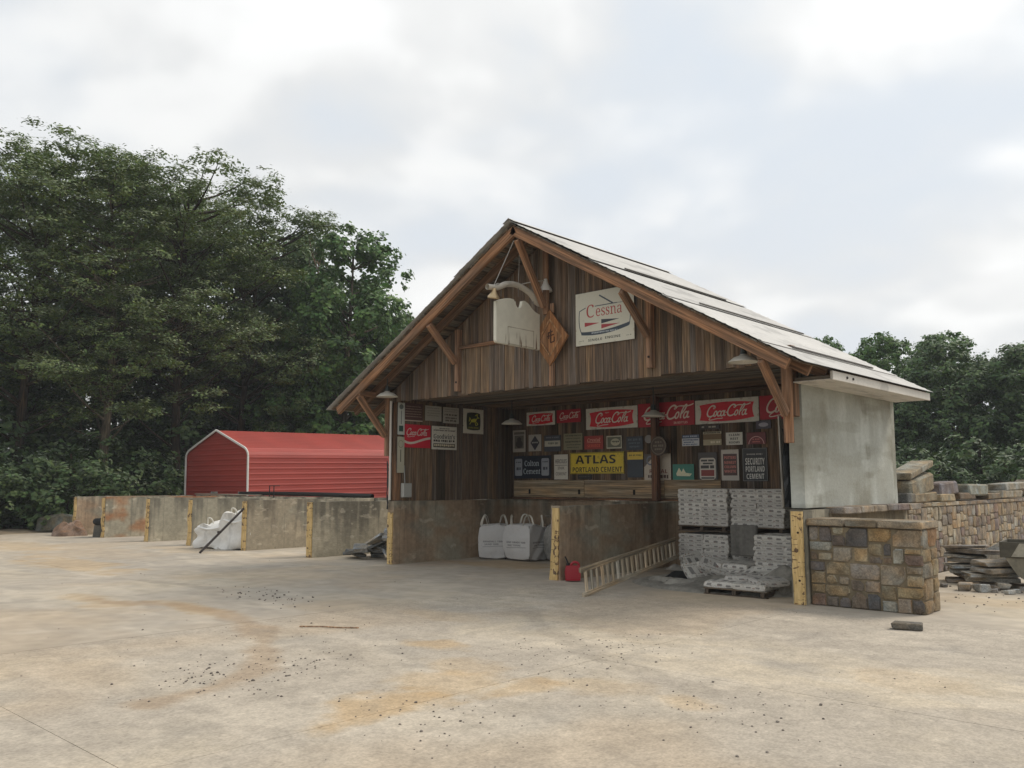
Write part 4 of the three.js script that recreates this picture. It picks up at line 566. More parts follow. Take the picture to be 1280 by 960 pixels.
onBack('metal_sign', 'small black plate just under the yellow cement sign', 2.5, 2.14, 2.95, 2.03, (x, w, h) => { bg(x, w, h, '#262422'); scribble(x, w, [[h * 0.3, h * 0.35, w * 0.1, w * 0.9]], '#3c3936'); }, { W: 128 });
onBack('metal_sign', 'dark blue board with a yellow heading', 4.06, 2.68, 4.52, 2.06, (x, w, h) => { bg(x, w, h, '#2b323a'); x.fillStyle = '#b39a3a'; x.fillRect(0, 0, w, h * 0.3); scribble(x, w, [[h * 0.1, h * 0.07, w * 0.1, w * 0.9]], '#6d5f2a'); }, { W: 192 });
onBack('metal_sign', 'pale sign with dark block lettering and a tyre picture beside the post', 4.55, 2.62, 5.3, 1.99, (x, w, h) => { bg(x, w, h, '#9a9184'); x.fillStyle = '#4a443e'; x.beginPath(); x.moveTo(0, 0); x.lineTo(w * 0.45, 0); x.lineTo(0, h * 0.5); x.fill(); x.strokeStyle = '#5a5d66'; x.lineWidth = w * 0.05; x.beginPath(); x.arc(w * 0.24, h * 0.25, w * 0.13, 0, 7); x.stroke(); fillWidth(x, 'ROYAL', w * 0.53, h * 0.66, w * 0.7, h * 0.15, '#5c3028'); scribble(x, w, [[h * 0.8, h * 0.14, w * 0.14, w * 0.9]], '#45352f'); }, { W: 256 });
{ const map = canvas(192, 192, (x, w, h) => { bg(x, w, h, '#4a3c30'); x.strokeStyle = '#7a6b55'; x.lineWidth = 8; x.beginPath(); x.arc(w / 2, h / 2, w * 0.42, 0, 7); x.stroke(); scribble(x, w, [[h * 0.26, 20, w * 0.3, w * 0.7], [h * 0.44, 22, w * 0.2, w * 0.8], [h * 0.62, 20, w * 0.28, w * 0.72]], '#7d6f5a'); }, 0.12, 5); const em = M(0x3b2e25), m = shadow(new THREE.Mesh(new THREE.CylinderGeometry(0.23, 0.23, 0.02, 32).rotateY(Math.PI / 2).rotateX(Math.PI / 2), [em, new THREE.MeshStandardMaterial({ map, roughness: 0.5 }), em])); m.name = 'round_sign'; tag(m, 'round brown sign with a pale ring, on top of the reddish post', 'sign'); m.position.set(5.17, 2.79, -3.85); scene.add(m); }
onBack('metal_sign', 'teal green sign with pale rounded shapes above the bag pallets', 5.35, 2.36, 5.92, 1.96, (x, w, h) => { bg(x, w, h, '#2d6659'); x.fillStyle = '#b9b79b'; x.beginPath(); x.moveTo(w * 0.16, h * 0.55); x.lineTo(w * 0.3, h * 0.2); x.lineTo(w * 0.42, h * 0.45); x.lineTo(w * 0.5, h * 0.24); x.lineTo(w * 0.62, h * 0.5); x.lineTo(w * 0.9, h * 0.55); x.lineTo(w * 0.8, h * 0.7); x.lineTo(w * 0.2, h * 0.68); x.fill(); x.fillStyle = '#78a294'; x.fillRect(0, h * 0.9, w, h * 0.1); }, { W: 192 });
onBack('metal_sign', 'dark sign with a white panel of red and black shapes', 6.04, 2.62, 6.52, 1.93, (x, w, h) => { bg(x, w, h, '#3b3836'); x.fillStyle = '#a29c92'; x.beginPath(); x.roundRect(w * 0.06, h * 0.18, w * 0.86, h * 0.72, 30); x.fill(); x.fillStyle = '#6d2a24'; x.fillRect(w * 0.14, h * 0.58, w * 0.7, h * 0.2); x.fillStyle = '#33302d'; for (const [a, b, c, d] of [[0.14, 0.24, 0.34, 0.06], [0.53, 0.24, 0.3, 0.06], [0.24, 0.34, 0.52, 0.05], [0.12, 0.43, 0.44, 0.1], [0.62, 0.43, 0.22, 0.1], [0.14, 0.82, 0.7, 0.05]]) x.fillRect(w * a, h * b, w * c, h * d); }, { W: 192 });
onBack('metal_sign', 'upright white-bordered sign with red lettering on a dark panel', 6.63, 2.67, 7.06, 1.98, (x, w, h) => { bg(x, w, h, '#9c968d'); x.fillStyle = '#43302c'; x.fillRect(w * 0.1, h * 0.14, w * 0.8, h * 0.7); for (const [t, y] of [['POTTERS', 0.26], ['NEWEST', 0.42], ['COLUMN', 0.56], ['WHITE', 0.7]]) fillWidth(x, t, w * 0.5, h * y, w * 0.68, h * 0.09, '#b0685a'); }, { W: 192 });
onBack('metal_sign', 'black sign with white cement lettering above the right bag pallet', 7.15, 2.69, 7.74, 1.96, (x, w, h) => { bg(x, w, h, '#232322'); x.strokeStyle = '#8f8d87'; x.lineWidth = 3; x.strokeRect(7, 7, w - 14, h - 14); scribble(x, w, [[h * 0.17, h * 0.045, w * 0.18, w * 0.82]], '#8b8882'); fillWidth(x, 'SECURITY', w * 0.5, h * 0.4, w * 0.78, h * 0.2, '#b9b7b0'); fillWidth(x, 'PORTLAND', w * 0.5, h * 0.63, w * 0.78, h * 0.17, '#b9b7b0'); fillWidth(x, 'CEMENT', w * 0.5, h * 0.85, w * 0.72, h * 0.16, '#b9b7b0'); }, { W: 320 });
onBack('metal_sign', 'small blue and white sign of bold lines beside the tan sign', 5.62, 3.04, 6.08, 2.78, (x, w, h) => { bg(x, w, h, '#a3a6a8'); x.fillStyle = '#3c4658'; x.fillRect(0, 0, w, h * 0.32); scribble(x, w, [[h * 0.08, h * 0.16, 12, w - 12, 3]], '#8d95a2'); scribble(x, w, [[h * 0.4, h * 0.14, 12, w - 12], [h * 0.62, h * 0.12, 20, w - 60], [h * 0.82, h * 0.1, 12, w - 20]], '#4c5a74'); }, { W: 192 });
onBack('metal_sign', 'small tan sign with a brown band next to the rest room sign', 6.18, 3.09, 6.65, 2.78, (x, w, h) => { bg(x, w, h, '#8a8268'); x.fillStyle = '#5e4b2f'; x.fillRect(0, h * 0.18, w, h * 0.4); scribble(x, w, [[h * 0.04, h * 0.1, 12, w - 12]], '#3d3a33'); scribble(x, w, [[h * 0.7, h * 0.18, w * 0.4, w * 0.92]], '#b2ab95'); }, { W: 192 });
onBack('metal_sign', 'small white rest room sign with three rows of black letters', 6.76, 3.05, 7.17, 2.77, (x, w, h) => { bg(x, w, h, '#b3b1a8'); ['CLEAN', 'REST', 'ROOMS'].forEach((t, i) => fillWidth(x, t, w * 0.5, h * (0.2 + 0.3 * i), w * (i === 1 ? 0.5 : 0.66), h * 0.17, '#282725')); }, { W: 192 });
onBack('metal_sign', 'small dark red sign with a pale arch beside the rest room sign', 7.27, 3.03, 7.72, 2.77, (x, w, h) => { bg(x, w, h, '#5e2a2a'); x.strokeStyle = '#a8807a'; x.lineWidth = 8; x.beginPath(); x.arc(w * 0.5, h * 1.05, w * 0.4, Math.PI, 0); x.stroke(); scribble(x, w, [[h * 0.52, h * 0.14, w * 0.3, w * 0.7], [h * 0.74, h * 0.12, w * 0.3, w * 0.7]], '#a05a54'); }, { W: 192 });
onBack('metal_sign', 'narrow black strip sign with small pale letters under the white-bordered sign', 6.1, 3.24, 6.6, 3.15, (x, w, h) => { bg(x, w, h, '#36322e'); scribble(x, w, [[h * 0.25, h * 0.5, w * 0.1, w * 0.25], [h * 0.25, h * 0.5, w * 0.45, w * 0.85]], '#8d877c'); }, { W: 128 });
onBack('metal_sign', 'small dim violet-grey plate right of the rest room sign', 7.5, 3.28, 7.85, 3.1, (x, w, h) => { bg(x, w, h, '#413d47'); x.fillStyle = '#8a8790'; x.beginPath(); x.ellipse(w * 0.5, h * 0.5, w * 0.32, h * 0.26, 0, 0, 7); x.fill(); }, { W: 128 });
// gable signs
sign('aircraft_sign', 'large cream sign with red lettering and pennants on the front gable', 1.4, 1.05, [6.555, 5.135, 0.072], 'z', (x, w, h) => {
  bg(x, w, h, '#cfccbb'); x.strokeStyle = '#33404c'; x.lineWidth = w * 0.012; x.beginPath(); x.moveTo(w * 0.18, h * 0.29); x.lineTo(w * 0.07, h * 0.34); x.quadraticCurveTo(w * 0.04, h * 0.6, w * 0.1, h * 0.76); x.quadraticCurveTo(w * 0.5, h * 0.84, w * 0.92, h * 0.72); x.quadraticCurveTo(w * 0.96, h * 0.5, w * 0.92, h * 0.33); x.moveTo(w * 0.34, h * 0.285); x.lineTo(w * 0.72, h * 0.285); x.stroke();
  x.lineWidth = w * 0.02; x.beginPath(); x.moveTo(w * 0.42, h * 0.09); x.lineTo(w * 0.65, h * 0.28); x.stroke(); x.lineWidth = w * 0.006; x.beginPath(); x.moveTo(w * 0.65, h * 0.28); x.lineTo(w * 0.95, h * 0.3); x.stroke();
  x.fillStyle = '#33404c'; x.beginPath(); x.moveTo(w * 0.09, h * 0.74); x.quadraticCurveTo(w * 0.5, h * 0.8, w * 0.93, h * 0.67); x.lineTo(w * 0.91, h * 0.74); x.quadraticCurveTo(w * 0.5, h * 0.88, w * 0.1, h * 0.8); x.fill(); scribble(x, w, [[h * 0.772, h * 0.03, w * 0.28, w * 0.72, 4]], '#aab0b2');
  x.save(); x.translate(w * 0.49, h * 0.36); fillWidth(x, 'C', -w * 0.235, 0, w * 0.15, h * 0.25, '#a83a32', '', 'serif'); fillWidth(x, 'essna', w * 0.09, h * 0.02, w * 0.46, h * 0.2, '#a83a32', '', 'serif'); x.restore();
  const pen = (a, b, c, col, d) => { x.fillStyle = col; x.beginPath(); x.moveTo(w * a, h * b); x.lineTo(w * c, h * d); x.lineTo(w * a, h * (b + 0.08)); x.fill(); }; pen(0.16, 0.57, 0.42, '#a3363a', 0.61); pen(0.45, 0.55, 0.76, '#2c3138', 0.585); pen(0.45, 0.645, 0.76, '#a3363a', 0.67);
  fillWidth(x, 'SINGLE', w * 0.34, h * 0.915, w * 0.25, h * 0.045, '#3a3d33'); fillWidth(x, 'ENGINE', w * 0.64, h * 0.905, w * 0.27, h * 0.045, '#3a3d33'); for (const px of [0.07, 0.88]) { x.fillStyle = '#6b6a58'; x.fillRect(w * px - 10, h * 0.91, w * 0.05, 4); x.beginPath(); x.arc(w * px + w * 0.06, h * 0.912, 6, 0, 7); x.fill(); }
}, { W: 768, t: 0.03, edge: 0x5a5146, wear: 0.08 });
{ // carved diamond
  const t = thing('diamond_plaque', 'carved wooden diamond plaque on a short stem in the middle of the gable', 'plaque', [5.29, 4.84, 0.16]);
  const dia = (w, h, d, hole) => { const s = new THREE.Shape(); s.moveTo(0, -h); s.lineTo(w, 0); s.lineTo(0, h); s.lineTo(-w, 0); s.closePath(); if (hole) { const k = new THREE.Path(); k.moveTo(0, -h * hole); k.lineTo(-w * hole, 0); k.lineTo(0, h * hole); k.lineTo(w * hole, 0); k.closePath(); s.holes.push(k); } return metricUV(new THREE.ExtrudeGeometry(s, { depth: d, bevelEnabled: true, bevelSize: 0.006, bevelThickness: 0.006, bevelSegments: 1 }), 'y'); };
  part(t, 'panel', dia(0.44, 0.55, 0.03), wood(0xc99468)); part(t, 'border', dia(0.46, 0.57, 0.025, 0.72).translate(0, 0, 0.04), wood(0xbd8658)); part(t, 'bead', dia(0.31, 0.39, 0.02, 0.9).translate(0, 0, 0.045), wood(0xd6a678));
  const dark = M(0x50382a), bar = (a, b, c, d) => beam([a, b, 0.044], [c, d, 0.044], 0.012, 0.022, 0.002, [0, 0, 1]);
  part(t, 'glyph', mergeGeometries([bar(-0.07, 0.1, 0.06, 0.13), bar(0, 0.17, 0, -0.1), bar(-0.09, 0.03, 0.09, 0.06), bar(-0.05, 0.12, -0.05, -0.02), bar(0, -0.1, 0.1, -0.08), bar(0.1, -0.08, 0.1, 0.01)]), dark);
  part(t, 'stem', boxAt(-0.055, 0.055, -0.98, -0.5, -0.03, 0.03, 0.006), beamWood); part(t, 'stem', boxAt(-0.05, 0.05, 0.52, 0.72, -0.03, 0.0, 0.006), beamWood);
}
const enamel = M(0xcfcbbf, { roughness: 0.35 }), darkEnamel = M(0x2d3430, { roughness: 0.4 });
function barnLamp(label, pos, rod) { // shallow enamel dish shade on a rod
  const t = thing('dish_lamp', label, 'lamp', pos, 0, 'unlit dish lamps');
  part(t, 'shade', new THREE.LatheGeometry([[0.045, 0.14], [0.07, 0.1], [0.16, 0.07], [0.25, 0.0], [0.255, -0.012], [0.245, -0.006], [0.15, 0.05], [0.04, 0.085]].map(([a, b]) => new THREE.Vector2(a, b)), 32), enamel);
  part(t, 'neck', new THREE.CylinderGeometry(0.04, 0.06, 0.12, 12).translate(0, 0.18, 0), darkEnamel); part(t, 'rod', tube([[0, 0.22, 0], [0, 0.22 + rod, 0]], 0.012, 2, 6), darkEnamel); part(t, 'bulb', new THREE.SphereGeometry(0.04, 12, 8).translate(0, 0.03, 0), M(0xd8d4c8, { roughness: 0.2 }));
}
barnLamp('cream dish lamp hanging in the left bay by the back wall', [2.19, 3.36, -2.0], 0.36); barnLamp('cream dish lamp hanging in front of the long red sign', [6.27, 3.33, -2.0], 0.4); barnLamp('cream dish lamp under the front overhang by the right corner brace', [9.74, 3.88, 0.6], 0.1); barnLamp('cream dish lamp under the left end of the front overhang', [0.55, 3.95, 0.55], 0.2);
{ // hanging sign, edge-on to the gable
  const t = thing('hanging_sign', 'blank white scalloped board hung from a crooked branch under the gable peak', 'sign', [5.0, 0, 0]);
  const s = new THREE.Shape(), z0 = 1.52, z1 = 0.24; s.moveTo(-z0, 4.68); s.quadraticCurveTo(-z0, 4.62, -z0 + 0.07, 4.62); s.lineTo(-z1, 4.62); s.lineTo(-z1, 5.34); s.quadraticCurveTo(-z1 - 0.15, 5.36, -z1 - 0.28, 5.47); s.quadraticCurveTo(-z1 - 0.42, 5.58, -z1 - 0.52, 5.54); s.quadraticCurveTo(-z1 - 0.55, 5.38, -z1 - 0.63, 5.38); s.quadraticCurveTo(-z1 - 0.72, 5.38, -z1 - 0.73, 5.52); s.quadraticCurveTo(-z1 - 0.95, 5.58, -z0, 5.42); s.closePath();
  const map = tex(512, 512, (u, v) => { const x = u * 1.3, y = v * 1.1, b = fbm(x * 8, y * 8, 4); let c = [0.83, 0.815, 0.75]; const run = smooth(0.6, 0.68, fbm(x * 22, y * 1.6 + 4, 4)) * smooth(0.3, 0.05, v + 0.2 * (b - 0.5)); c = mix3(c, [0.36, 0.27, 0.2], run * 0.8); const bx = Math.abs(x - 0.72) - 0.38, by = Math.abs(y - 0.2) - 0.17, d = Math.max(bx, by); c = mix3(c, [0.45, 0.4, 0.32], 0.5 * smooth(0.012, 0.004, Math.abs(d) + 0.008 * (b - 0.5))); if (v > 0.82) c = mix3(c, [0.38, 0.3, 0.24], smooth(0.62, 0.7, fbm(x * 9, y * 14, 4)) * 0.9); const l = 1 + 0.08 * (b - 0.5); return c.map((q) => q * l); });
  const g = new THREE.ExtrudeGeometry(s, { depth: 0.06, bevelEnabled: true, bevelSize: 0.008, bevelThickness: 0.008, bevelSegments: 1, curveSegments: 8 }).rotateY(Math.PI / 2).translate(-0.03, 0, 0), p = g.attributes.position, uv = g.attributes.uv; for (let i = 0; i < p.count; i++) uv.setXY(i, (1.53 - p.getZ(i)) / 1.3, (p.getY(i) - 4.6) / 1.1);
  part(t, 'board', g, M(0xffffff, { map, roughness: 0.6 }));
  part(t, 'branch', tube([[0, 5.68, 1.74], [0.02, 5.7, 1.5], [0, 5.82, 1.2], [-0.02, 5.86, 0.85], [0.02, 5.74, 0.5], [0, 5.58, 0.25], [0.05, 5.58, 0.03]], 0.06, 26, 8), M(0xcac3b6, { map: sheetMap }));
  for (const [z, y0, y1] of [[1.35, 5.55, 5.75], [0.85, 5.62, 5.83], [0.4, 5.52, 5.68]]) part(t, 'hanger', tube([[0, y0, z], [0, y1, z]], 0.008, 2, 5), M(0x6b6660));
  part(t, 'wire', tube([[0, 5.72, 1.56], [0, 6.75, 0.98]], 0.008, 2, 5), M(0xa8a49c)); part(t, 'wire', tube([[0, 5.86, 0.85], [0, 6.7, 0.8]], 0.006, 2, 5), M(0x8a857d)); part(t, 'wire', tube([[0.02, 5.7, 0.45], [0.02, 6.7, 0.45]], 0.006, 2, 5), M(0x8a857d));
  part(t, 'lamp_arm', tube([[0, 5.86, 0.85], [0.1, 5.98, 0.5], [0.15, 6.05, 0.18]], 0.012, 6, 6), M(0xa9a49a)); part(t, 'lamp_arm', tube([[0, 5.8, 1.3], [0.06, 5.75, 1.55], [0.06, 5.66, 1.62]], 0.012, 6, 6), M(0xa9a49a));
  const shade = () => new THREE.LatheGeometry([[0.03, 0.14], [0.05, 0.06], [0.115, -0.03], [0.12, -0.06], [0.112, -0.055], [0.045, 0.05]].map(([a, b]) => new THREE.Vector2(a, b)), 20);
  part(t, 'lamp_shade', shade().scale(1.15, 1.3, 1.15).translate(0.15, 5.9, 0.18), M(0xd9d6cf, { roughness: 0.4 })); part(t, 'lamp_shade', rot(shade(), 0, 0, -0.2).translate(0.06, 5.52, 1.62), M(0xb9a27c, { roughness: 0.35, metalness: 0.4 }));
}

// ================================================================ GOODS IN THE BARN
function pillow(w, h, d, seed, nx = 6, ny = 3, nz = 4, e = 0.42, amp = 0.05) { // soft filled bag: box bulged and wrinkled
  const g = new THREE.BoxGeometry(2, 2, 2, nx, ny, nz), p = g.attributes.position;
  for (let i = 0; i < p.count; i++) {
    let x = p.getX(i), y = p.getY(i), z = p.getZ(i); const rx = 1 - e * 0.22 * (y * y + z * z) * 0.5, ry = 1 - e * 0.9 * (x ** 6 + z ** 6) * 0.5, rz = 1 - e * 0.3 * (x * x + y * y) * 0.5;
    const n = 1 + amp * 2 * (noise(x * 2.1 + seed * 3.3, z * 2.1 + y * 1.7 + seed) - 0.5);
    p.setXYZ(i, (x * rx * n * w) / 2, (y * ry * n * h) / 2, (z * rz * n * d) / 2);
  }
  g.computeVertexNormals(); return g;
}
function bagCanvas(seed) { return canvas(256, 128, (x, w, h) => { const r = rng(seed); bg(x, w, h, ['#bdbab2', '#c4c1b9', '#b4b1aa'][seed % 3]); x.fillStyle = '#7d7a76'; for (let k = 0; k < 3; k++) { const px = w * (0.06 + 0.32 * k + 0.06 * r()), py = h * (0.25 + 0.2 * r()); x.beginPath(); x.roundRect(px, py, w * (0.1 + 0.1 * r()), h * (0.25 + 0.2 * r()), 8); x.fill(); } scribble(x, w, [[h * 0.12, 7, 20, w * 0.6, seed + 3], [h * 0.8, 8, w * 0.2, w * 0.9, seed + 9]], '#807c76'); x.fillStyle = '#8c746e'; x.fillRect(w * (0.4 + 0.3 * r()), h * 0.55, w * 0.08, h * 0.14); }, 0.35, seed); }
const bagMats = [1, 2, 3].map((s) => M(0xffffff, { map: bagCanvas(s), roughness: 0.75 }));
const bagGeos = [1, 2, 3].map((s) => pillow(0.6, 0.108, 0.46, s, 6, 3, 4, 0.24, 0.05));
const bagRng = rng(71);
function bag(x, y, z, turn, label, group, tilt = 0, roll = 0) { const k = (bagRng() * 3) | 0, m = shadow(new THREE.Mesh(bagGeos[k], bagMats[(bagRng() * 3) | 0])); m.name = numbered('cement_bag'); tag(m, label, 'bag', group); m.position.set(x, y, z); m.rotation.set(tilt, turn, roll, 'YXZ'); scene.add(m); return m; }
const palletWood = wood(0x8c7a64), palletDark = wood(0x6e6052);
function pallet(label, x, y, z, turn = 0) {
  const t = thing('pallet', label, 'pallet', [x, y, z], turn, 'wooden pallets');
  for (let k = 0; k < 5; k++) part(t, 'top_slat', boxAt(-0.58, 0.58, 0.095, 0.115, -0.44 + k * 0.2, -0.44 + k * 0.2 + 0.11, 0.004, 'x'), palletWood);
  for (const s of [-0.55, -0.04, 0.47]) part(t, 'stringer', boxAt(s, s + 0.07, 0.016, 0.093, -0.46, 0.48, 0.004, 'z'), palletDark);
  for (const s of [-0.44, 0.0, 0.38]) part(t, 'bottom_slat', boxAt(-0.58, 0.58, 0, 0.015, s, s + 0.09, 0.003, 'x'), palletDark);
  return t;
}
function stack(x, y, z, layers, label, group, turn = 0) { // four bags a layer, turned in alternate layers
  const c = Math.cos(turn), s = Math.sin(turn);
  for (let k = 0; k < layers; k++) for (const [i, j] of [[-1, 1], [1, 1], [-1, -1], [1, -1]]) { const dx = i * 0.285 + (bagRng() - 0.5) * 0.03, dz = j * 0.22 + (bagRng() - 0.5) * 0.03; bag(x + dx * c + dz * s, y + 0.05 + k * 0.094, z - dx * s + dz * c, turn + (bagRng() - 0.5) * 0.08, label, group); }
}
pallet('pallet on the ground under the left bag stack', 7.05, 0, -3.0); stack(7.05, 0.115, -3.0, 8, 'grey cement bag in the lower stack beside the bay divider', 'bags, lower left stack');
pallet('pallet resting on the lower left bag stack', 7.05, 0.93, -3.0); stack(7.05, 1.045, -3.0, 8, 'grey cement bag in the upper stack under the teal sign', 'bags, upper left stack');
pallet('pallet on the ground behind the grey slab', 8.25, 0, -3.05); stack(8.25, 0.115, -3.05, 8, 'grey cement bag in the lower stack behind the grey slab', 'bags, lower middle stack');
pallet('pallet resting on the lower middle bag stack', 8.25, 0.93, -3.05); stack(8.25, 1.045, -3.05, 8, 'grey cement bag in the upper stack under the black cement sign', 'bags, upper right stack');
pallet('pallet on the ground by the right wall', 9.25, 0, -2.0, 0.1); stack(9.25, 0.115, -2.0, 9, 'dusty cement bag in the stack by the right wall', 'bags, right stack', 0.1);
stack(9.75, 1.12, -2.6, 2, 'cement bag lying on top of the stack by the right wall', 'bags on the right stack', 0.2);
stack(8.05, 0.02, -2.05, 4, 'dusty cement bag in the low heap in front of the grey slab', 'bags, low heap', -0.12);
{
  const lab = 'slumped cement bag sliding off the low heap'; bag(7.85, 0.33, -1.62, 0.3, lab, 'slumped bags', 0.5, -0.35); bag(7.45, 0.2, -1.7, 1.2, lab, 'slumped bags', 0.7, 0.1); bag(8.45, 0.24, -1.55, -0.2, lab, 'slumped bags', 0.4, 0.1); bag(7.0, 0.3, -2.35, 1.4, lab, 'slumped bags', 0.9, 0.1);
  pallet('worn pallet lying in front of the spilled cement', 8.98, 0, -0.68, 0.05); const l2 = 'printed cement bag lying on the front pallet';
  bag(8.68, 0.165, -0.48, 0.05, l2, 'bags on the front pallet'); bag(9.24, 0.165, -0.45, 0.1, l2, 'bags on the front pallet'); bag(8.72, 0.165, -0.88, 0.02, l2, 'bags on the front pallet'); bag(9.28, 0.17, -0.88, -0.05, l2, 'bags on the front pallet'); bag(8.85, 0.26, -0.85, 0.3, l2, 'bags on the front pallet', 0.05); bag(9.42, 0.25, -0.62, 0.9, l2, 'bags on the front pallet', 0.1);
  single('grey_slab', 'plain grey cement slab standing between the bag stacks', 'slab', rough(boxAt(7.79, 8.36, 0.5, 1.1, -2.42, -2.33, 0.02), 0.01, 4), M(0x8f8d89, { map: concMap }));
  // spilled cement
  const g = new THREE.PlaneGeometry(3.9, 2.6, 60, 40).rotateX(-Math.PI / 2), p = g.attributes.position;
  for (let i = 0; i < p.count; i++) { const x = p.getX(i), z = p.getZ(i), e = Math.max(0, 1 - Math.hypot(x / 1.95, z / 1.3) ** 2); const n = fbm(x * 2.2 + 4, z * 2.2 + 9, 5); const rise = 0.42 * Math.exp(-((x - 1.35) ** 2) / 0.3 - ((z - 0.15) ** 2) / 0.25) + 0.18 * Math.exp(-((x - 0.1) ** 2) / 0.5 - ((z + 0.1) ** 2) / 0.3); p.setY(i, e < 0.02 ? -0.01 : (0.03 + 0.16 * (n - 0.35) + rise * (0.7 + 0.6 * n)) * smooth(0, 0.25, e) - 0.005); }
  g.computeVertexNormals(); metricUV(g);
  single('cement_heap', 'heap of grey spilled cement powder among the bags', 'heap', g.translate(8.15, 0.0, -1.45), M(0xb4b1aa, { map: concMap, bumpMap: grainBump, bumpScale: 0.02, roughness: 1 }));
  const torn = (n, lab, x, y, z, w, d, col, seed, group) => { const q = new THREE.PlaneGeometry(w, d, 14, 10).rotateX(-Math.PI / 2), a = q.attributes.position; for (let i = 0; i < a.count; i++) { const X = a.getX(i), Z = a.getZ(i); a.setXYZ(i, X + 0.12 * (noise(X * 4 + seed, Z * 4) - 0.5), 0.02 + 0.2 * fbm(X * 3 + seed, Z * 3, 4) * smooth(1, 0.5, Math.max(Math.abs(X) / w, Math.abs(Z) / d) * 2), Z + 0.14 * (noise(X * 4, Z * 4 + seed) - 0.5)); } q.computeVertexNormals(); metricUV(q); single(n, lab, 'sheet', q.translate(x, y, z), M(col, { map: concMap, roughness: 0.8, side: THREE.DoubleSide }), group); };
  torn('torn_sack', 'torn dusty paper sack crumpled on the floor at the ladder', 7.0, 0, -1.15, 0.7, 0.5, 0xa5a29c, 3); torn('torn_sack', 'torn pale sack lying flat before the spilled cement', 7.55, 0, -1.0, 0.8, 0.5, 0xb3b0aa, 9); torn('black_sheet', 'folded black plastic under a dusty sack by the ladder end', 7.05, 0.02, -1.75, 0.75, 0.4, 0x1e1e1f, 14); torn('torn_sack', 'dusty grey sack draped over the black plastic by the ladder end', 6.95, 0.17, -1.85, 0.65, 0.35, 0x9b9893, 20);
  for (const [x, z, s] of [[7.5, -0.95, 0.07], [7.65, -1.0, 0.08], [7.35, -0.9, 0.06], [7.75, -1.1, 0.09], [7.2, -0.98, 0.05]]) single('dark_lump', 'dark lump of hardened cement in the spilled powder', 'lump', stoneGeo(s * 1.6, s, s * 1.3, (x * 99) | 0, 0.4).translate(x, s * 0.5 + 0.03, z), stone(0x2c2a28), 'dark lumps');
}
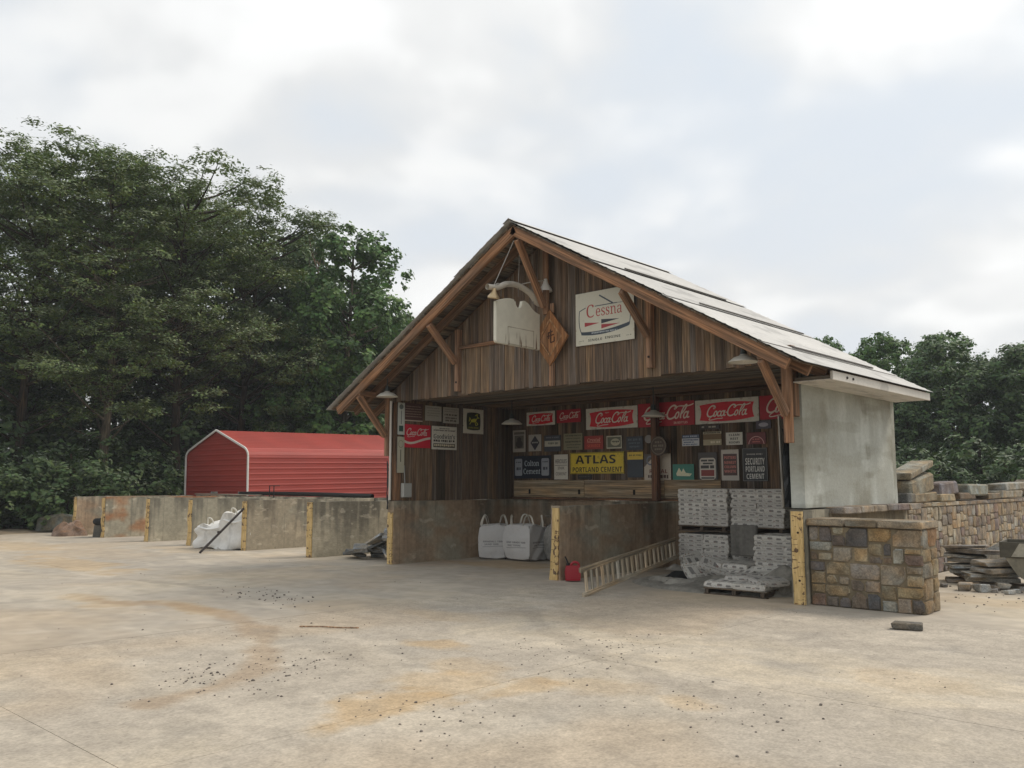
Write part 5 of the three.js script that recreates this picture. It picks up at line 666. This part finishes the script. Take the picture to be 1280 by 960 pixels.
{ // big woven sacks
  const sackMap = (a, b, s) => canvas(512, 512, (x, w, h) => { bg(x, w, h, '#c3c2c0'); const r = rng(s); for (let k = 0; k < 70; k++) { x.strokeStyle = `rgba(${r() < 0.5 ? '120,118,116' : '226,225,222'},${0.1 * r()})`; x.lineWidth = 2 + r() * 7; x.beginPath(); const px = r() * w, py = r() * h; x.moveTo(px, py); x.quadraticCurveTo(px + (r() - 0.5) * 120, py + 60, px + (r() - 0.5) * 160, py + 130 * r()); x.stroke(); } fillWidth(x, a, w * 0.5, h * 0.48, w * 0.7, h * 0.055, '#5d5c5e'); fillWidth(x, b, w * 0.44, h * 0.57, w * 0.48, h * 0.055, '#6a696b'); x.strokeStyle = '#6a696b'; x.lineWidth = 6; x.beginPath(); x.moveTo(w * 0.14, h * 0.65); x.lineTo(w * 0.86, h * 0.63); x.stroke(); }, 0.08, s);
  const mats = [M(0xffffff, { map: sackMap('GRADALL 1500', 'SAND 1000', 1), roughness: 0.8 }), M(0xffffff, { map: sackMap('SAND GRADE 1500', 'ONE TONNE', 2), roughness: 0.8 })], plain = M(0xb9b8b6, { roughness: 0.8, map: concMap }), strap = M(0xcac6ba, { roughness: 0.8 }), seam = M(0x4c4b4e, { roughness: 0.9 });
  function sack(label, x, z, turn, k, w = 0.86, h = 0.9, open = false) {
    const t = thing('bulk_sack', label, 'sack', [x, 0, z], turn, 'bulk sacks');
    const g = pillow(w, h, w, k + 5, 16, 16, 16, 0.2, 0.06), p = g.attributes.position; for (let i = 0; i < p.count; i++) { const y = p.getY(i) / h + 0.5, b = 1 + 0.11 * Math.sin(Math.PI * clamp(y)) - 0.03 * smooth(0.8, 1, y); p.setX(i, p.getX(i) * b); p.setZ(i, p.getZ(i) * b); p.setY(i, p.getY(i) + 0.07 * (noise(p.getX(i) * 4 + k, p.getZ(i) * 4) - 0.5) * smooth(0.7, 1, y)); const wr = 1 + 0.06 * (fbm((p.getX(i) + p.getZ(i)) * 4 + k, p.getY(i) * 9, 3) - 0.5); p.setX(i, p.getX(i) * wr); p.setZ(i, p.getZ(i) * wr); } g.computeVertexNormals(); g.translate(0, h / 2, 0);
    part(t, 'body', g, k === 2 ? plain : mats[k % 2]);
    const e = w * 0.5 - 0.02;
    for (const [a, b] of [[-1, 1], [1, 1], [1, -1], [-1, -1]]) {
      part(t, 'seam', tube([[a * e, 0.03, b * e], [a * (e + 0.035), h * 0.5, b * (e + 0.035)], [a * e * 0.98, h * 0.97, b * e * 0.98]], 0.008, 8, 5), seam);
      const q = e * 0.95, flop = 0.04 * noise(a * 3 + k, b * 5), lp = [[a * q, h - 0.22, b * (q - 0.2) + 0.0], [a * q, h + 0.02, b * (q - 0.17)], [a * (q - 0.05 - flop), h + 0.22, b * (q - 0.12)], [a * (q - 0.12), h + 0.22 - flop, b * (q - 0.05)], [a * (q - 0.17), h + 0.02, b * q], [a * (q - 0.2), h - 0.2, b * q]];
      const loop = new THREE.Shape(); loop.moveTo(-0.024, -0.004); loop.lineTo(0.024, -0.004); loop.lineTo(0.024, 0.004); loop.lineTo(-0.024, 0.004); loop.closePath();
      part(t, 'lifting_loop', metricUV(new THREE.ExtrudeGeometry(loop, { steps: 22, bevelEnabled: false, extrudePath: new THREE.CatmullRomCurve3(lp.map((v) => new THREE.Vector3(...v))) })), strap);
    }
    if (open) { const q = new THREE.PlaneGeometry(w * 1.06, w * 1.06, 12, 12).rotateX(-Math.PI / 2), a = q.attributes.position; for (let i = 0; i < a.count; i++) a.setY(i, h + 0.02 + 0.22 * fbm(a.getX(i) * 5, a.getZ(i) * 5, 4)); q.computeVertexNormals(); metricUV(q); part(t, 'open_top', q, M(0xa9a7a3, { roughness: 0.85, side: THREE.DoubleSide })); }
    return t;
  }
  sack('white bulk sack standing nearest the left concrete wall of the barn', 0.78, -2.85, 0.72, 0, 0.72, 0.88);
  sack('white bulk sack with a stained front, corner turned out, middle of three', 1.76, -3.02, 0.05, 1, 0.8, 0.9);
  sack('white bulk sack with ragged open top beside the bay divider', 2.72, -3.55, 0.1, 2, 0.86, 0.96, true);
  // two slumped sacks in the outdoor bin
  const slump = (label, x, z, w, h, turn, seed) => { const t = thing('slumped_sack', label, 'sack', [x, 0, z], turn, 'slumped sacks in the bin'); const g = pillow(w, h, 0.95, seed, 14, 12, 12, 0.28, 0.16), p = g.attributes.position; for (let i = 0; i < p.count; i++) { const y = p.getY(i) / h + 0.5, f = 1 + 0.12 * (1 - y) + 0.07 * (fbm(p.getX(i) * 6 + seed, y * 7, 3) - 0.5); p.setX(i, p.getX(i) * f); p.setZ(i, p.getZ(i) * f); p.setY(i, p.getY(i) + 0.16 * smooth(0.6, 1, y) * (noise(p.getX(i) * 3.2 + seed, p.getZ(i) * 3 + 4) - 0.5)); } g.computeVertexNormals(); g.translate(0, h / 2 - 0.03, 0); part(t, 'body', g, M(0xe6e5e1, { roughness: 0.75, map: sheetMap })); const e = w * 0.3; for (const [a, b] of [[-1, 1], [1, 0.6]]) part(t, 'lifting_loop', tube([[a * e, h - 0.12, b * 0.25], [a * e * 0.8, h + 0.1, b * 0.3], [a * e * 0.4, h + 0.06, b * 0.3], [a * e * 0.3, h - 0.1, b * 0.25]], 0.022, 10, 5), strap); part(t, 'fold', tube([[-w * 0.45, h * 0.8, 0.46], [0, h * 0.72, 0.52], [w * 0.4, h * 0.82, 0.45]], 0.03, 10, 6), M(0xe2e1dd, { roughness: 0.75 })); return t; };
  slump('low slumped white sack beside the taller one in the outdoor bin', -7.75, 0.05, 1.15, 0.8, 0.3, 3); slump('taller slumped white sack against the divider in the outdoor bin', -6.95, -0.2, 0.95, 1.1, 0.5, 8);
}
{ // ladder on its edge
  const t = thing('ladder', 'weathered wooden ladder lying on its edge between the bay divider and the bags', 'ladder');
  const A = new THREE.Vector3(7.18, 0.03, 1.62), B = new THREE.Vector3(6.42, 0.38, -2.55), d = B.clone().sub(A), up = new THREE.Vector3(-0.1, 1, 0).normalize(); const H = (k) => 0.42 - 0.06 * k;
  const pt = (k, h) => A.clone().addScaledVector(d, k).addScaledVector(up, h).toArray();
  const lm = wood(0xd8c8ae), lm2 = wood(0xc2b298);
  part(t, 'rail', beam(pt(0, 0), pt(1, 0), 0.045, 0.08, 0.006, [1, 0, 0]), lm); part(t, 'rail', beam(pt(-0.01, H(0)), pt(1, H(1)), 0.045, 0.08, 0.006, [1, 0, 0]), lm2);
  const n = 19; for (let k = 0; k <= n; k++) { const u = 0.035 + (0.94 * k) / n; part(t, 'rung', beam(pt(u, 0.03), pt(u, H(u) - 0.03), 0.04, 0.05, 0.006, [1, 0, 0]), k % 4 === 1 ? lm2 : lm); }
}
{ // fuel can
  const t = thing('fuel_can', 'red plastic fuel can with black spout at the nose of the bay divider', 'fuel can', [5.56, 0, -0.12], 0.75);
  const red = M(0x9c1f2c, { roughness: 0.4 }), g = new THREE.BoxGeometry(2, 2, 2, 8, 8, 8), p = g.attributes.position; for (let i = 0; i < p.count; i++) { const v = new THREE.Vector3().fromBufferAttribute(p, i), q = v.clone().normalize().multiplyScalar(1.25), y = v.y; v.lerp(q, 0.16); p.setXYZ(i, v.x * 0.15 * (1 - 0.12 * smooth(0.4, 1, y)), v.y * 0.145, v.z * 0.105); } g.computeVertexNormals(); part(t, 'body', g.translate(0, 0.165, 0), red);
  part(t, 'handle', tube([[0.12, 0.26, 0], [0.11, 0.35, 0], [0.02, 0.37, 0], [-0.05, 0.3, 0]], 0.026, 14, 8), red); part(t, 'collar', new THREE.CylinderGeometry(0.036, 0.04, 0.05, 14).translate(-0.09, 0.33, 0), M(0x1d1a1a)); part(t, 'spout', tube([[-0.09, 0.34, 0], [-0.11, 0.4, 0], [-0.15, 0.48, 0]], 0.014, 6, 8), M(0x1d1a1a));
}

// ================================================================ TREES
const bark = M(0x6a5a48, { map: barkMap, roughness: 1 }), paleBark = M(0x9c9484, { map: barkMap, roughness: 1 });
const leafMat = new THREE.MeshPhysicalMaterial({ color: 0xffffff, vertexColors: true, roughness: 0.8, transmission: 0.35, thickness: 0, side: THREE.DoubleSide });
function limb(pts, r0, r1, seg = 6, rad = 6) { const c = new THREE.CatmullRomCurve3(pts.map((p) => new THREE.Vector3(...p))), g = new THREE.TubeGeometry(c, seg, 1, rad, false), p = g.attributes.position; for (let i = 0; i <= seg; i++) { const o = c.getPointAt(i / seg), r = lerp(r0, r1, i / seg); for (let j = 0; j <= rad; j++) { const k = i * (rad + 1) + j; p.setXYZ(k, o.x + (p.getX(k) - o.x) * r, o.y + (p.getY(k) - o.y) * r, o.z + (p.getZ(k) - o.z) * r); } } g.computeVertexNormals(); return metricUV(g); }
function leaves(list) { // list of [x,y,z, nx,ny,nz, length, width, r,g,b, spin]
  const n = list.length, P = new Float32Array(n * 12), N = new Float32Array(n * 12), C = new Float32Array(n * 12), I = new Uint32Array(n * 6), a = new THREE.Vector3(), b = new THREE.Vector3(), nn = new THREE.Vector3(), t = new THREE.Vector3();
  list.forEach(([x, y, z, nx, ny, nz, L, W, r, g, bl, sp], i) => {
    nn.set(nx, ny, nz).normalize(); t.set(Math.cos(sp), 0.3 * Math.sin(sp * 3.7), Math.sin(sp)); a.copy(t).addScaledVector(nn, -t.dot(nn)).normalize(); b.crossVectors(nn, a);
    const v = [[a, L / 2], [b, W / 2], [a, -L / 2], [b, -W / 2]];
    for (let k = 0; k < 4; k++) { const o = i * 12 + k * 3, [d, s] = v[k]; P[o] = x + d.x * s; P[o + 1] = y + d.y * s - (k === 0 ? L * 0.12 : 0); P[o + 2] = z + d.z * s; N[o] = nn.x; N[o + 1] = nn.y; N[o + 2] = nn.z; C[o] = r; C[o + 1] = g; C[o + 2] = bl; }
    I.set([i * 4, i * 4 + 1, i * 4 + 2, i * 4, i * 4 + 2, i * 4 + 3], i * 6);
  });
  const g = new THREE.BufferGeometry(); g.setAttribute('position', new THREE.BufferAttribute(P, 3)); g.setAttribute('normal', new THREE.BufferAttribute(N, 3)); g.setAttribute('color', new THREE.BufferAttribute(C, 3)); g.setIndex(new THREE.BufferAttribute(I, 1)); return g;
}
function clump(list, r, cx, cy, cz, A, B, n, s, col, flatness) { // a spray of leaves broken into smaller sprigs
  const subs = []; for (let k = 0; k < 14; k++) { const th = r() * 6.283, u = r() * 2 - 1, q = Math.sqrt(1 - u * u), rr = 0.55 + 0.45 * Math.sqrt(r()); subs.push([q * Math.cos(th) * rr, u * rr, q * Math.sin(th) * rr, 0.75 + 0.5 * r()]); }
  for (let i = 0; i < n; i++) {
    const [sx, sy, sz, tone] = subs[(r() * subs.length) | 0], g = () => (r() + r() + r() - 1.5) * 0.5, x = sx + g() * 0.62, y = sy + g() * 0.62, z = sz + g() * 0.62;
    const t = tone * (0.72 + 0.56 * r()), hue = r();
    list.push([cx + x * A, cy + y * B, cz + z * A, x * (1 - flatness) + (r() - 0.5) * 1.1, 0.35 + flatness + y * 0.5 + (r() - 0.5) * 0.8, z * (1 - flatness) + (r() - 0.5) * 1.1, s[0] * (0.7 + 0.6 * r()), s[1] * (0.7 + 0.6 * r()), col[0] * t * (0.85 + 0.4 * hue), col[1] * t, col[2] * t * (1.1 - 0.35 * hue), r() * 6.283]);
  }
}
function buildTree(seed, o) {
  const r = rng(seed), list = [], wood_ = [], H = o.H, lean = (r() - 0.5) * 0.08 * H, top = [lean, H * 0.9, (r() - 0.5) * 0.06 * H];
  const axis = (y) => { const t = clamp(y / (H * 0.9)); return [top[0] * t * t + 0.15 * Math.sin(t * 5 + seed), y, top[2] * t * t + 0.15 * Math.cos(t * 4 + seed)]; };
  wood_.push(limb([axis(0), axis(H * 0.25), axis(H * 0.5), axis(H * 0.72), axis(H * 0.9)], o.tr, 0.04, 12, 8));
  for (let k = 0; k < o.n; k++) {
    const t = o.low ? Math.pow(r(), 1.1) : Math.pow(r(), 0.75), y = lerp(o.base, H - o.B, t), env = o.env(t), th = r() * 6.283 + k, rad = o.R * env * Math.sqrt(0.15 + 0.85 * r()), c = axis(y), cx = c[0] + Math.cos(th) * rad, cz = c[2] + Math.sin(th) * rad, k2 = 0.75 + 0.5 * r();
    clump(list, r, cx, y, cz, o.A * k2, o.B * k2, Math.round(o.per * k2 * k2), o.leaf, o.col, o.flat);
    if (r() < 0.75) { const y0 = Math.max(o.base * 0.6, y - rad * (0.35 + 0.4 * r())), a = axis(Math.min(y0, H * 0.85)), w = 0.02 + 0.02 * rad; wood_.push(limb([a, [lerp(a[0], cx, 0.45) + (r() - 0.5) * 0.3, lerp(a[1], y, 0.35), lerp(a[2], cz, 0.45) + (r() - 0.5) * 0.3], [cx, y, cz]], w, 0.012, 5, 5)); }
  }
  return { trunk: mergeGeometries(wood_), crown: leaves(list) };
}
const roundEnv = (t) => Math.pow(Math.sin(Math.PI * (0.13 + 0.8 * t)), 0.7), spread = (t) => 0.55 + 0.5 * Math.sin(Math.PI * (0.08 + 0.8 * t));
const kinds = {
  locust: [1, 2, 3].map((s) => buildTree(100 + s, { H: 18, base: 4.6, R: 4.3, tr: 0.27, n: 95, A: 1.25, B: 0.5, per: 390, leaf: [0.2, 0.085], col: [0.115, 0.175, 0.04], flat: 0.55, env: spread })),
  broad: [1, 2].map((s) => buildTree(200 + s, { H: 14, base: 2.2, R: 3.1, tr: 0.22, n: 100, A: 0.85, B: 0.72, per: 340, leaf: [0.21, 0.17], col: [0.085, 0.175, 0.036], flat: 0.15, env: roundEnv, low: true })),
  dark: [1, 2].map((s) => buildTree(300 + s, { H: 12, base: 0.9, R: 3.4, tr: 0.2, n: 90, A: 1.0, B: 0.75, per: 260, leaf: [0.24, 0.17], col: [0.07, 0.13, 0.034], flat: 0.2, env: roundEnv, low: true })),
  shrub: [1, 2].map((s) => buildTree(400 + s, { H: 3.4, base: 0.4, R: 1.7, tr: 0.05, n: 34, A: 0.62, B: 0.5, per: 170, leaf: [0.19, 0.12], col: [0.065, 0.12, 0.03], flat: 0.2, env: roundEnv, low: true })),
};
const treeRng = rng(5);
function tree(kind, v, x, z, H, label, group, wide = 1, barkM = bark) {
  const ref = { locust: 18, broad: 14, dark: 12, shrub: 3.4 }[kind], k = kinds[kind][v % kinds[kind].length], s = H / ref, name = { locust: 'locust_tree', broad: 'broadleaf_tree', dark: 'woodland_tree', shrub: 'shrub' }[kind];
  const t = thing(name, label, kind === 'shrub' ? 'shrub' : 'tree', [x, -0.06, z], treeRng() * 6.283, group); t.scale.set(s * wide, s, s * wide);
  part(t, 'trunk', k.trunk, barkM); const c = part(t, 'crown', k.crown, leafMat); c.userData.kind = 'stuff';
}
// the wood behind the bins
tree('locust', 0, -25.1, 0.2, 18.4, 'tall feathery tree beyond the dirt margin by the mossy boulder', null);
tree('locust', 1, -23.2, -2.6, 17.2, 'tall feathery tree with a bare upright trunk behind the end bins', null, 1, paleBark);
tree('locust', 2, -24.0, -6.4, 18.6, 'tall feathery tree with a flat spreading crown left of the red shed', null);
tree('locust', 0, -25.4, -10.6, 17.6, 'feathery tree standing behind the red shed', null);
tree('dark', 0, -29.5, -15.6, 18.6, 'darkest round-topped tree rising behind the feathery trees', null, 0.8);
tree('broad', 0, -22.4, -15.2, 16.3, 'glossy broadleaf tree with a clumped crown beside the barn roof', null, 1.0, paleBark);
tree('broad', 1, -23.0, -18.6, 12.2, 'smaller broadleaf tree partly hidden by the barn eave', null, 0.9);
tree('broad', 1, -24.2, -13.4, 12.6, 'leafy tree between the feathery trees and the clumped broadleaf', null, 0.9);
const woodLabel = 'tree in the dense wood behind the bins', woodGroup = 'trees of the wood behind the bins';
for (const [x, z, h, v, k] of [[-30.5, 3.0, 18.5, 1, 'locust'], [-34, -3, 19.5, 2, 'locust'], [-31, -8, 20, 0, 'locust'], [-36, -12, 20, 1, 'dark'], [-27.5, 4.5, 11, 0, 'dark'], [-28.5, -0.5, 10, 1, 'dark'], [-28, -5, 11, 0, 'dark'], [-33, -18, 15, 1, 'dark'], [-26.5, -19, 13, 0, 'dark'], [-23, -23, 10.5, 1, 'dark'], [-40, 2, 19, 1, 'dark'], [-36, 8, 18, 0, 'dark'], [-33.5, -13.8, 13, 0, 'dark'], [-30.2, -11.6, 11, 1, 'dark'], [-40, -8, 16, 0, 'dark']]) tree(k, v, x, z, h, woodLabel, woodGroup, k === 'dark' && h > 14 ? 0.75 : 1);
for (const [x, z, h, v] of [[-22.6, 2.6, 3.2, 0], [-23.6, 0.6, 4.2, 1], [-22.4, -1.0, 3.6, 0], [-24.2, -3.2, 4.4, 1], [-25.6, -6.2, 4.2, 0], [-26.0, -8.4, 5.0, 1], [-25.6, -11, 4.6, 0], [-19.6, -17.4, 4.2, 1], [-24.5, 3.6, 4.6, 1], [-26, 1.8, 5.2, 0], [-26.2, -2.6, 5.5, 1], [-25.8, -7.6, 5.4, 0], [-19.0, -18.4, 5.4, 0], [-21.6, -17.2, 5.0, 1], [-25.6, 6.0, 5, 0], [-17.2, -19.0, 4.8, 1]]) tree('shrub', v, x, z, h, 'shrub in the dark undergrowth along the edge of the wood', 'undergrowth shrubs', 1.15);
// the tree line beyond the stone wall
tree('broad', 0, -9.4, -47.7, 12.9, 'lone tree top showing over the barn roof beside the gap in the tree line', null, 0.8);
tree('broad', 1, -2.3, -38.6, 10.9, 'broadleaf tree just past the barn eave in the far tree line', null);
const farLabel = 'broad tree in the tree line beyond the stone wall', farGroup = 'trees of the far tree line';
for (const [x, z, h, v, k, w] of [[-0.2, -43.5, 11.5, 0, 'broad', 1.1], [2.4, -37, 9.9, 1, 'dark', 1], [3.2, -43, 9.8, 0, 'dark', 1.1], [6.0, -38, 9.4, 1, 'dark', 1.05], [8.2, -42, 9.5, 0, 'dark', 1.1], [10.5, -37, 9.2, 1, 'dark', 1.1], [0.2, -36, 7.6, 0, 'dark', 0.95], [-4.6, -45, 9.5, 1, 'dark', 1], [13.5, -40, 10, 0, 'dark', 1.1], [5.2, -48, 11.2, 0, 'broad', 1.2], [17, -42, 10.5, 1, 'dark', 1.2], [-3.5, -39, 7.2, 0, 'dark', 1], [21, -40, 10.5, 0, 'dark', 1.2]]) tree(k, v, x, z, h, farLabel, farGroup, w);
for (const [x, z, h, v] of [[-3.0, -32, 3.8, 0], [-0.4, -31.5, 4.2, 1], [2.4, -31.5, 3.8, 0], [5.0, -32, 4.4, 1], [7.6, -32, 4.0, 0], [10.2, -32, 4.4, 1], [-5.6, -33, 4, 1], [13, -33, 4.4, 0], [3.8, -29.5, 3.2, 1], [0.8, -29.8, 3.0, 0], [6.6, -29.6, 3.2, 0], [9.0, -29.5, 3.2, 1]]) tree('shrub', v, x, z, h, 'shrub at the foot of the far tree line', 'shrubs of the far tree line', 1.2);
{ // bare dead branches sticking out between the crowns
  const t = thing('dead_branch', 'bare reddish dead twigs standing up between two crowns', 'branch', [-24.6, 0, -14.6]); const r = rng(3), gs = [limb([[0, 5, 0], [0.1, 10, 0.1], [0, 14.6, 0]], 0.09, 0.03, 6, 5)]; for (let k = 0; k < 12; k++) { const y = 13 + r() * 1.6, a = r() * 6.3; gs.push(limb([[0, y, 0], [Math.cos(a) * 0.35, y + 0.5, Math.sin(a) * 0.35], [Math.cos(a) * 0.6, y + 1.2 + r() * 0.6, Math.sin(a) * 0.6]], 0.022, 0.006, 4, 4)); } part(t, 'twigs', mergeGeometries(gs), M(0x8a6a5c, { roughness: 1 }));
}
renderer.render(scene, camera);
